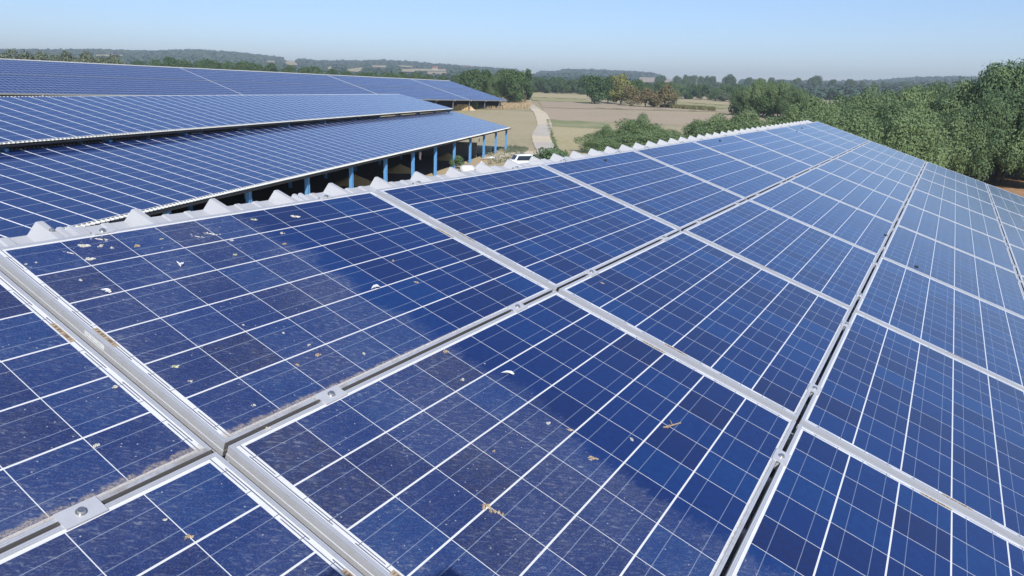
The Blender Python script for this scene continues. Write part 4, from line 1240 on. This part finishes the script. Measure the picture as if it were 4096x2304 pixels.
# ------------------------------------------------------------------ dry weeds and tufts
def tufts(name, label, spots, n, hgt, mat, seed, wid=.04):
    rg = random.Random(seed); mb = MB()
    for _ in range(n):
        (ua, va), (ub, vb), (uc, vc), (ud, vd) = rg.choice(spots); s, t = rg.random(), rg.random()
        u = (ua * (1 - s) + ub * s) * (1 - t) + (ud * (1 - s) + uc * s) * t; v = (va * (1 - s) + vb * s) * (1 - t) + (vd * (1 - s) + vc * s) * t
        p = ground_hit(u, v)
        for _k in range(7):
            a = rg.random() * 6.28; q = p + Vector((math.cos(a), math.sin(a), 0)) * rg.random() * .5
            h = hgt * rg.uniform(.4, 1.1); lean = Vector((rg.uniform(-.4, .4), rg.uniform(-.4, .4), 0)) * h; w = Vector((-math.sin(a), math.cos(a), 0)) * wid * rg.uniform(.7, 1.6)
            mb.quad([q - w, q + w, q + w * .3 + lean + Vector((0, 0, h)), q - w * .3 + lean + Vector((0, 0, h))])
    o = mb.obj(name, mat); tag(o, label, "weeds", None, "stuff")
tufts("dry_weeds", "tall dry weeds along the far barn and spoil bank", [[(1895, 428), (2105, 418), (2120, 436), (1900, 436)], [(2030, 398), (2110, 405), (2115, 425), (2030, 415)], [(1990, 415), (2120, 412), (2125, 430), (1990, 434)]], 900, .95, MAT["weeds"], 1, .10)
tufts("weeds", "green and dry weeds around the blue barn's end", [[(1940, 600), (2060, 580), (2120, 640), (1960, 660)], [(2030, 590), (2110, 590), (2100, 612), (2020, 615)]], 420, .35, LEAF["grey"], 2, .05)
tufts("verge_weeds", "green verge weeds along the farm road", [[(2186, 478), (2196, 478), (2204, 520), (2194, 520)], [(2194, 520), (2206, 520), (2240, 620), (2226, 620)]], 200, .28, LEAF["locust_dark"], 3, .06)
tufts("hedge_weeds", "low dry hedge line between two fields", [[(2640, 424), (2860, 438), (2860, 446), (2640, 430)]], 420, 1.3, LEAF["brown"], 4, .30)
tufts("yard_weeds", "weeds growing between the two barns", [[(0, 398), (220, 392), (220, 402), (0, 408)]], 10, .5, LEAF["grey"], 5, .05)

# ------------------------------------------------------------------ farm things
def place(u, v, rot=0.0):
    p = ground_hit(u, v); return Matrix.Translation(p) @ Matrix.Rotation(rot, 4, 'Z')
view_az = lambda u: az_of(u)
MAT["bale"] = dry_material("golden straw bale", (0.50, 0.36, 0.17), (0.42, 0.29, 0.13), (0.58, 0.44, 0.24), 12.0)
MAT["sand"] = dry_material("pale sand heap", (0.52, 0.42, 0.28), (0.48, 0.38, 0.25), (0.56, 0.46, 0.32), 6.0)
MAT["white_paint"] = plain("white vehicle paint", (0.74, 0.75, 0.76), 0.25, 0.5, 0, 0.04, 2)
MAT["dark_glass"] = plain("dark vehicle glass", (0.015, 0.02, 0.028), 0.08, 0.6, 0, 0.1, 2)
MAT["rubber"] = plain("black rubber", (0.02, 0.02, 0.02), 0.8, 0.2)
MAT["plastic"] = plain("white wrapping film", (0.70, 0.71, 0.72), 0.35, 0.5, 0, 0.1, 3)
MAT["film"] = plain("dull translucent film", (0.52, 0.53, 0.56), 0.3, 0.5, 0, 0.2, 3)
MAT["rust"] = plain("grey green gate steel", (0.10, 0.13, 0.12), 0.6, 0.4, 0, 0.3, 6)
def flag_material():
    q = M("faded pink and white cloth", 0.8, 0.2)
    n = q.vor(q.coord(), 3.4, "Distance"); c = q.mix(n.lt(0.42), (0.62, 0.62, 0.62), (0.62, 0.17, 0.22)); q.col(c); return q.m
MAT["cloth"] = flag_material()
# straw bales stacked under the far barn
bale0 = None
p0 = ground_hit(1792, 441); p1 = ground_hit(1884, 441); ux = (p1 - p0); ux.z = 0; ulen = ux.length; ux.normalize(); uy = Vector((-ux.y, ux.x, 0))
bw = ulen / 8.0; rg = random.Random(3)
for lv in range(4):
    for i in range(8):
        if i < lv * .7 or (i > 6 and lv > 2): continue
        mb = MB(); w, d, h = bw * .95, 1.1, .50
        def rp(x, y, z): return (x + .04 * math.sin(9 * y + z * 7), y + .03 * math.sin(8 * x), z + .03 * math.sin(7 * x + 5 * y))
        xs = [-w / 2, -w / 2 + .05, -w / 6, w / 6, w / 2 - .05, w / 2]
        if bale0 is None:
            bmx = bmesh.new(); bmesh.ops.create_cube(bmx, size=1.0); bmesh.ops.scale(bmx, vec=(w, d, h), verts=bmx.verts)
            bmesh.ops.bevel(bmx, geom=bmx.edges[:], offset=.06, segments=2, affect='EDGES'); bmesh.ops.subdivide_edges(bmx, edges=bmx.edges[:], cuts=2)
            for vtx in bmx.verts: vtx.co += Vector((mnoise.noise(vtx.co * 6), mnoise.noise(vtx.co * 6 + Vector((9, 0, 0))), mnoise.noise(vtx.co * 6 + Vector((0, 9, 0))))) * .05
            me = bpy.data.meshes.new("straw_bale"); bmx.to_mesh(me); bmx.free(); me.materials.append(MAT["bale"]); bale0 = me
        o = link_mesh("straw_bale", bale0)
        q = p0 + ux * (bw * (i + .5 + rg.uniform(-.06, .06))) + uy * (.1 * lv + rg.uniform(-.08, .08)) + Vector((0, 0, .25 + lv * .48))
        o.matrix_world = Matrix.Translation(q) @ Matrix.Rotation(math.atan2(ux.y, ux.x) + rg.uniform(-.06, .06), 4, 'Z')
        tag(o, "golden straw bale in the far stack, layer %s, %s from the left" % (("one", "two", "three", "four")[lv], ordinal(int(i - math.ceil(lv * .7)) + 1)), "straw bale", "straw bales stacked by the far barn")
# heaps
def heap(name, u, v, rx, ry, h, mat, label, cat, seed=0):
    V, F = [], []; nr, na = 9, 30
    for i in range(nr + 1):
        f = i / nr
        for k in range(na):
            t = 2 * PI * k / na; w = 1 + .12 * mnoise.noise(Vector((math.cos(t) * 2, math.sin(t) * 2, seed)))
            z = h * (1 - f) ** 1.15 * (1 + .10 * mnoise.noise(Vector((f * 6, t * 2, seed + 3)))) if i < nr else -.15
            V.append((rx * f * w * math.cos(t), ry * f * w * math.sin(t), z))
    for i in range(nr):
        for k in range(na): F.append((i * na + k, (i + 1) * na + k, (i + 1) * na + (k + 1) % na, i * na + (k + 1) % na))
    o = link_mesh(name, np_mesh(name, np.array(V), np.array(F), mat, None, True)); o.matrix_world = place(u, v, view_az(u) - PI / 2); tag(o, label, cat); return o
heap("sand_heap", 1884, 441, 1.7, 1.2, 1.2, MAT["sand"], "pale conical sand heap beside the straw bales", "sand heap", 1)
heap("spoil_heap", 2062, 416, 5.0, 2.6, 1.6, MAT["weeds"], "long dry earth bank past the far barn end", "earth heap", 2)
heap("hay_pile", 1600, 690, 2.6, 1.6, 1.1, MAT["bale"], "brownish hay pile in the dark barn between blue posts", "hay pile", 3)
heap("hay_pile", 1790, 640, 2.4, 1.6, 1.1, MAT["bale"], "dim hay pile behind the weedy shrub inside the blue barn", "hay pile", 4)
heap("hay_pile", 1420, 740, 3.0, 1.6, 1.2, MAT["bale"], "low hay pile in the shaded bay nearest the ridge", "hay pile", 5)
heap("film_heap", 1925, 676, 1.5, 1.0, 1.1, MAT["film"], "crumpled heap of translucent film in the yard", "plastic heap", 6)
heap("tarp", 1968, 634, 1.3, .6, .35, MAT["plastic"], "flat cream tarpaulin lying on the yard weeds", "tarpaulin", 7)
# wrapped bale, white and squat
bmx = bmesh.new(); bmesh.ops.create_cone(bmx, cap_ends=True, segments=28, radius1=.78, radius2=.78, depth=1.2)
bmesh.ops.bevel(bmx, geom=[e for e in bmx.edges if abs(e.verts[0].co.z - e.verts[1].co.z) < .01], offset=.16, segments=3, affect='EDGES')
me = bpy.data.meshes.new("wrapped_bale"); bmx.to_mesh(me); bmx.free(); me.materials.append(MAT["plastic"])
for p_ in me.polygons: p_.use_smooth = True
o = link_mesh("wrapped_bale", me); o.matrix_world = place(1868, 700) @ Matrix.Translation((0, 0, .62)) @ Matrix.Scale(1.25, 4, (0, 1, 0)); tag(o, "white wrapped bale standing in front of the blue barn", "bale")
# hung cloths
for (u, v, w, h, lab) in ((1681, 625, .55, .95, "pink and white cloth hanging between two middle blue posts"), (1917, 562, .42, .50, "small pink and white cloth hanging near the barn's last bays")):
    d = ray(u, v); t = (E0.dot(_n) + 1.0) / d.dot(_n); c = d * t; mb = MB(); n = 8
    for i in range(n):
        for j in range(n):
            def cp(i, j): return c + _x * ((i / n - .5) * w + .08 * math.sin(j * .9) * j / n) + _n * (.06 * math.sin(i * 1.3 + j * .5)) + Vector((0, 0, (.5 - j / n) * h + .10 * abs(i / n - .4)))
            mb.quad([cp(i, j), cp(i + 1, j), cp(i + 1, j + 1), cp(i, j + 1)])
    mb.smooth = True
    o = mb.obj("hanging_cloth", MAT["cloth"]); tag(o, lab, "cloth", "cloths hanging in the barn bays")
# gate in the barn's end bays
gp = ground_hit(1940, 622); rt = empty("metal_gate", Matrix.Translation(gp) @ Matrix.Rotation(view_az(1938) - PI / 2 + .5, 4, 'Z'), "dark tubular metal gate standing under the barn end", "gate")
mb = MB()
for z in (.25, .5, .75, 1.0, 1.25): mb.beam((-1.1, 0, z), (1.1, 0, z), .04, .04)
mb.obj("rails", MAT["rust"], rt)
for x in (-1.1, 0, 1.1):
    mb = MB(); mb.beam((x, 0, 0), (x, 0, 1.4), .07, .07, up=Vector((0, 1, 0))); mb.obj("upright", MAT["rust"], rt)
mb = MB(); mb.beam((1.9, .2, 0), (1.8, .2, 1.3), .05, .05, up=Vector((0, 1, 0))); mb.beam((2.9, .1, 0), (3.25, .1, 1.3), .05, .05, up=Vector((0, 1, 0)))
mb.obj("stay", MAT["rust"], rt)
# white car seen from above its roof
def build_car():
    p = ground_hit(2082, 668); head = view_az(2082) + PI / 2 + .35
    rt = empty("white_car", Matrix.Translation(p) @ Matrix.Rotation(head, 4, 'Z'), "small white van with dark windows parked behind the ridge", "van")
    L, W = 3.9, 1.72
    st = [(-1.95, .45, .95, 1.35), (-1.85, .30, 1.70, 1.60), (-1.2, .28, 1.82, 1.68), (.35, .28, 1.80, 1.66), (.75, .28, 1.70, 1.66), (1.15, .28, 1.12, 1.66), (1.80, .32, .92, 1.62), (1.95, .45, .75, 1.45)]
    mb = MB(); prev = None
    for x, zb, zt2, w in st:
        a = w / 2; sh = .30 if zt2 > 1.2 else .10; wl = min(.98, zt2 - .05)
        ring = [Vector((x, -a * .9, zb)), Vector((x, -a, zb + .2)), Vector((x, -a, wl)), Vector((x, -a + sh * .55, zt2 - .08)), Vector((x, -a + sh, zt2)), Vector((x, a - sh, zt2)), Vector((x, a - sh * .55, zt2 - .08)), Vector((x, a, wl)), Vector((x, a, zb + .2)), Vector((x, a * .9, zb))]
        if prev:
            for i in range(9): mb.quad([prev[i], ring[i], ring[i + 1], prev[i + 1]])
        else: mb.quad(ring[::-1])
        prev = ring
    mb.quad(prev); mb.smooth = False
    mb.obj("body", MAT["white_paint"], rt)
    mb = MB(); mb.quad([(.80, -.62, 1.66), (.80, .62, 1.66), (1.20, .76, 1.12), (1.20, -.76, 1.12)][::-1]); mb.obj("windscreen", MAT["dark_glass"], rt)
    for s in (-1, 1):
        mb = MB(); pts = [(-1.6, s * .845, 1.0), (.95, s * .845, 1.0), (.60, s * .735, 1.62), (-1.55, s * .735, 1.64)]; mb.quad(pts if s < 0 else pts[::-1]); mb.obj("side_window", MAT["dark_glass"], rt)
    mb = MB(); mb.quad([(-1.915, -.55, 1.05), (-1.915, .55, 1.05), (-1.868, .50, 1.58), (-1.868, -.50, 1.58)][::-1]); mb.obj("rear_window", MAT["dark_glass"], rt)
    for x in (-1.25, 1.25):
        for s in (-1, 1):
            w = MB(); w.cyl((x, s * .84 - (.1 if s > 0 else -.1) - s * .0, .32), .32, .2, 20, axis=Vector((0, s, 0))); wo = w.obj("wheel", MAT["rubber"], rt)
            h = MB(); h.cyl((x, s * .945, .32), .19, .012, 16, axis=Vector((0, s, 0))); h.obj("rim", MAT["metal"], wo)
    for s in (-1, 1):
        mb = MB(); mb.box((1.80, s * .58 - .16, .66), (1.962, s * .58 + .16, .80)); mb.obj("headlight", MAT["plastic"], rt)
build_car()
mb = MB(); mb.box((-.45, -.3, 0), (.45, .3, .75)); mb.box((-.47, -.32, .75), (.47, .32, .82))
o = mb.obj("storage_box", MAT["white_paint"]); o.matrix_world = place(2135, 668, view_az(2135)); tag(o, "white storage box standing just right of the van", "box")
# orange trailer far off by the tree
mb = MB(); mb.box((-1.6, -.8, .6), (1.6, .8, 1.5)); mb.box((-.2, -.7, .2), (.5, .7, .6)); mb.beam((1.6, 0, .6), (2.8, 0, .5), .1, .1)
o = mb.obj("trailer", plain("orange farm paint", (0.75, 0.30, 0.09), 0.5)); o.matrix_world = place(2010, 385, view_az(2010) - PI / 2); tag(o, "orange farm trailer parked left of the dense tree", "trailer")
# far farmhouses with red roofs
MAT["tile"] = plain("red clay roof tiles", (0.34, 0.12, 0.075), 0.8, 0.2, 0, 0.2, 1)
MAT["render"] = plain("pale house render", (0.55, 0.50, 0.42), 0.9, 0.2, 0, 0.1, 1)
for (u, v, w, lab) in ((3211, 346, 11, "red roofed farmhouse beside the big skyline tree"), (1858, 279, 11, "red roofed house at the hill wood's edge, above the far barn"), (1740, 276, 8, "tiny white walled house on the far hill fields"), (3423, 346, 9, "tiny red roofed house right of the farmhouse")):
    p = ground_hit(u, v + 5); rt = empty("farmhouse", Matrix.Translation(p + Vector((0, 0, 2.0))) @ Matrix.Rotation(view_az(u) - PI / 2, 4, 'Z') @ Matrix.Scale(1.0 if w > 9 else .8, 4), lab, "house", "far farmhouses")
    k = p.length / 1200.0; L_, D_ = w * k * .62, 4 * k; hh = 3.0 * k
    mb = MB(); mb.box((-L_, -D_, -6), (L_, D_, hh))
    mb.quad([(-L_, -D_, hh), (-L_, D_, hh), (-L_, 0, hh + 3 * k)]); mb.quad([(L_, D_, hh), (L_, -D_, hh), (L_, 0, hh + 3 * k)]); mb.obj("wall", MAT["render"], rt)
    mb = MB(); mb.quad([(-L_ * 1.05, -D_ * 1.15, hh - .3 * k), (L_ * 1.05, -D_ * 1.15, hh - .3 * k), (L_ * 1.05, 0, hh + 3.1 * k), (-L_ * 1.05, 0, hh + 3.1 * k)]); mb.quad([(L_ * 1.05, D_ * 1.15, hh - .3 * k), (-L_ * 1.05, D_ * 1.15, hh - .3 * k), (-L_ * 1.05, 0, hh + 3.1 * k), (L_ * 1.05, 0, hh + 3.1 * k)])
    mb.obj("roof", MAT["tile"], rt)
    for x in (-.5, .1, .6):
        mb = MB(); mb.box((x * L_ - .6 * k, -D_ - .05, hh * .35), (x * L_ + .6 * k, -D_ - .02, hh * .75)); mb.obj("window", MAT["dark_glass"], rt)

# ------------------------------------------------------------------ summer haze
hz = bpy.data.materials.new("summer haze"); hz.use_nodes = True
hn = hz.node_tree
for n_ in list(hn.nodes):
    if n_.type == 'BSDF_PRINCIPLED': hn.nodes.remove(n_)
pv = hn.nodes.new("ShaderNodeVolumePrincipled")
pv.inputs["Color"].default_value = (0.88, 0.95, 1.0, 1); pv.inputs["Density"].default_value = 0.00025; pv.inputs["Anisotropy"].default_value = 0.2
hn.links.new(pv.outputs[0], [n_ for n_ in hn.nodes if n_.type == 'OUTPUT_MATERIAL'][0].inputs["Volume"])
mb = MB(); mb.box((-410, -6600, -320), (6700, 6700, 175))
tag(mb.obj("haze", hz), "pale summer haze over the whole valley", None, None, "stuff")

# ------------------------------------------------------------------ the photographer, whose hands shade the bottom of the view
def build_person():
    Rh = Vector((0.5382, -0.8428, 0)); Fh = Vector((0.8428, 0.5382, 0)); Uh = Vector((0, 0, 1))
    W = lambda r, f, u: Rh * r + Fh * f + Uh * u
    MAT["skin"] = plain("skin", (0.45, 0.27, 0.19), 0.6, 0.4, 0, .06, 20); MAT["shirt"] = plain("work shirt", (0.09, 0.12, 0.18), 0.9, 0.1)
    def skinned(name, pts, edges, rad, mat, parent, sub=2):
        me = bpy.data.meshes.new(name); me.from_pydata([tuple(p) for p in pts], edges, []); o = bpy.data.objects.new(name, me); COL.objects.link(o)
        sk = o.modifiers.new("skin", 'SKIN'); sk.use_smooth_shade = True; sb = o.modifiers.new("sub", 'SUBSURF'); sb.levels = sb.render_levels = sub
        for i, r in enumerate(rad): me.skin_vertices[0].data[i].radius = (r, r)
        me.skin_vertices[0].data[0].use_root = True
        me.materials.append(mat); o.parent = parent; return o
    root = empty("person", Matrix.Identity(4), "person crouching behind the lens, only hand shadows seen at the bottom", "person")
    P, E, Rd = [], [], []
    def add(p, r, to=None):
        P.append(p); Rd.append(r)
        if to is not None: E.append((to, len(P) - 1))
        return len(P) - 1
    pel = add(W(0, -.62, -.74), .145); w_ = add(W(0, -.55, -.52), .125, pel); ch = add(W(0, -.47, -.28), .145, w_); nk = add(W(0, -.41, -.06), .055, ch); add(W(0, -.37, .05), .085, nk); add(W(0, -.34, .13), .09, len(P) - 1); add(W(0, -.34, .19), .06, len(P) - 1)
    wr = {}
    HC = {-1: -.062, 1: .166}; TOP = {-1: .122, 1: .136}
    for s in (-1, 1):
        c, tp = HC[s], TOP[s]
        sh = add(W(s * .18 + .04, -.44, -.15), .062, ch); el = add(W(s * .23 + .05, -.28, -.26), .044, sh); wr[s] = add(W(c + s * .02, -.075, -.02), .027, el); add(W(c + s * .01, -.055, .02), .032, wr[s]); add(W(c, -.045, tp - .055), .030, len(P) - 1)
        hp = add(W(s * .10, -.60, -.84), .095, pel); kn = add(W(s * .20, -.22, -.82), .062, hp); an = add(W(s * .16, -.50, -1.17), .042, kn); add(W(s * .17, -.38, -1.21), .036, an)
    body = skinned("body", P, E, Rd, MAT["shirt"], root)
    for s in (-1, 1):
        c, tp = HC[s], TOP[s]
        for k, L in enumerate((.92, 1.0, .95, .80)):
            b = W(c + s * (.026 - .017 * k), -.042, tp - .060)
            z = (tp - .010 - .012 * abs(k - 1)) - (tp - .060)
            skinned("finger", [b, b + W(s * .002, .006, z * .62 * L), b + W(-s * .006, .014, z * L), b + W(-s * .020, .018, z * .70 * L)], [(0, 1), (1, 2), (2, 3)], [.010, .0092, .0085, .007], MAT["skin"], body)
        b = W(c - s * .02, -.055, .02)
        skinned("thumb", [b, b + W(-s * .016, -.006, .014), b + W(-s * .034, -.004, .012)], [(0, 1), (1, 2)], [.012, .0105, .009], MAT["skin"], body)
    mb = MB(); mt = Matrix(((Rh.x, Fh.x, 0, 0), (Rh.y, Fh.y, 0, 0), (0, 0, 1, 0), (0, 0, 0, 1)))
    mb.box((-.038, -.026, -.036), (.140, -.018, .036), 0, mt)
    o = mb.obj("phone", MAT["rubber"]); tag(o, "black phone held in both hands behind the view", "phone")
build_person()
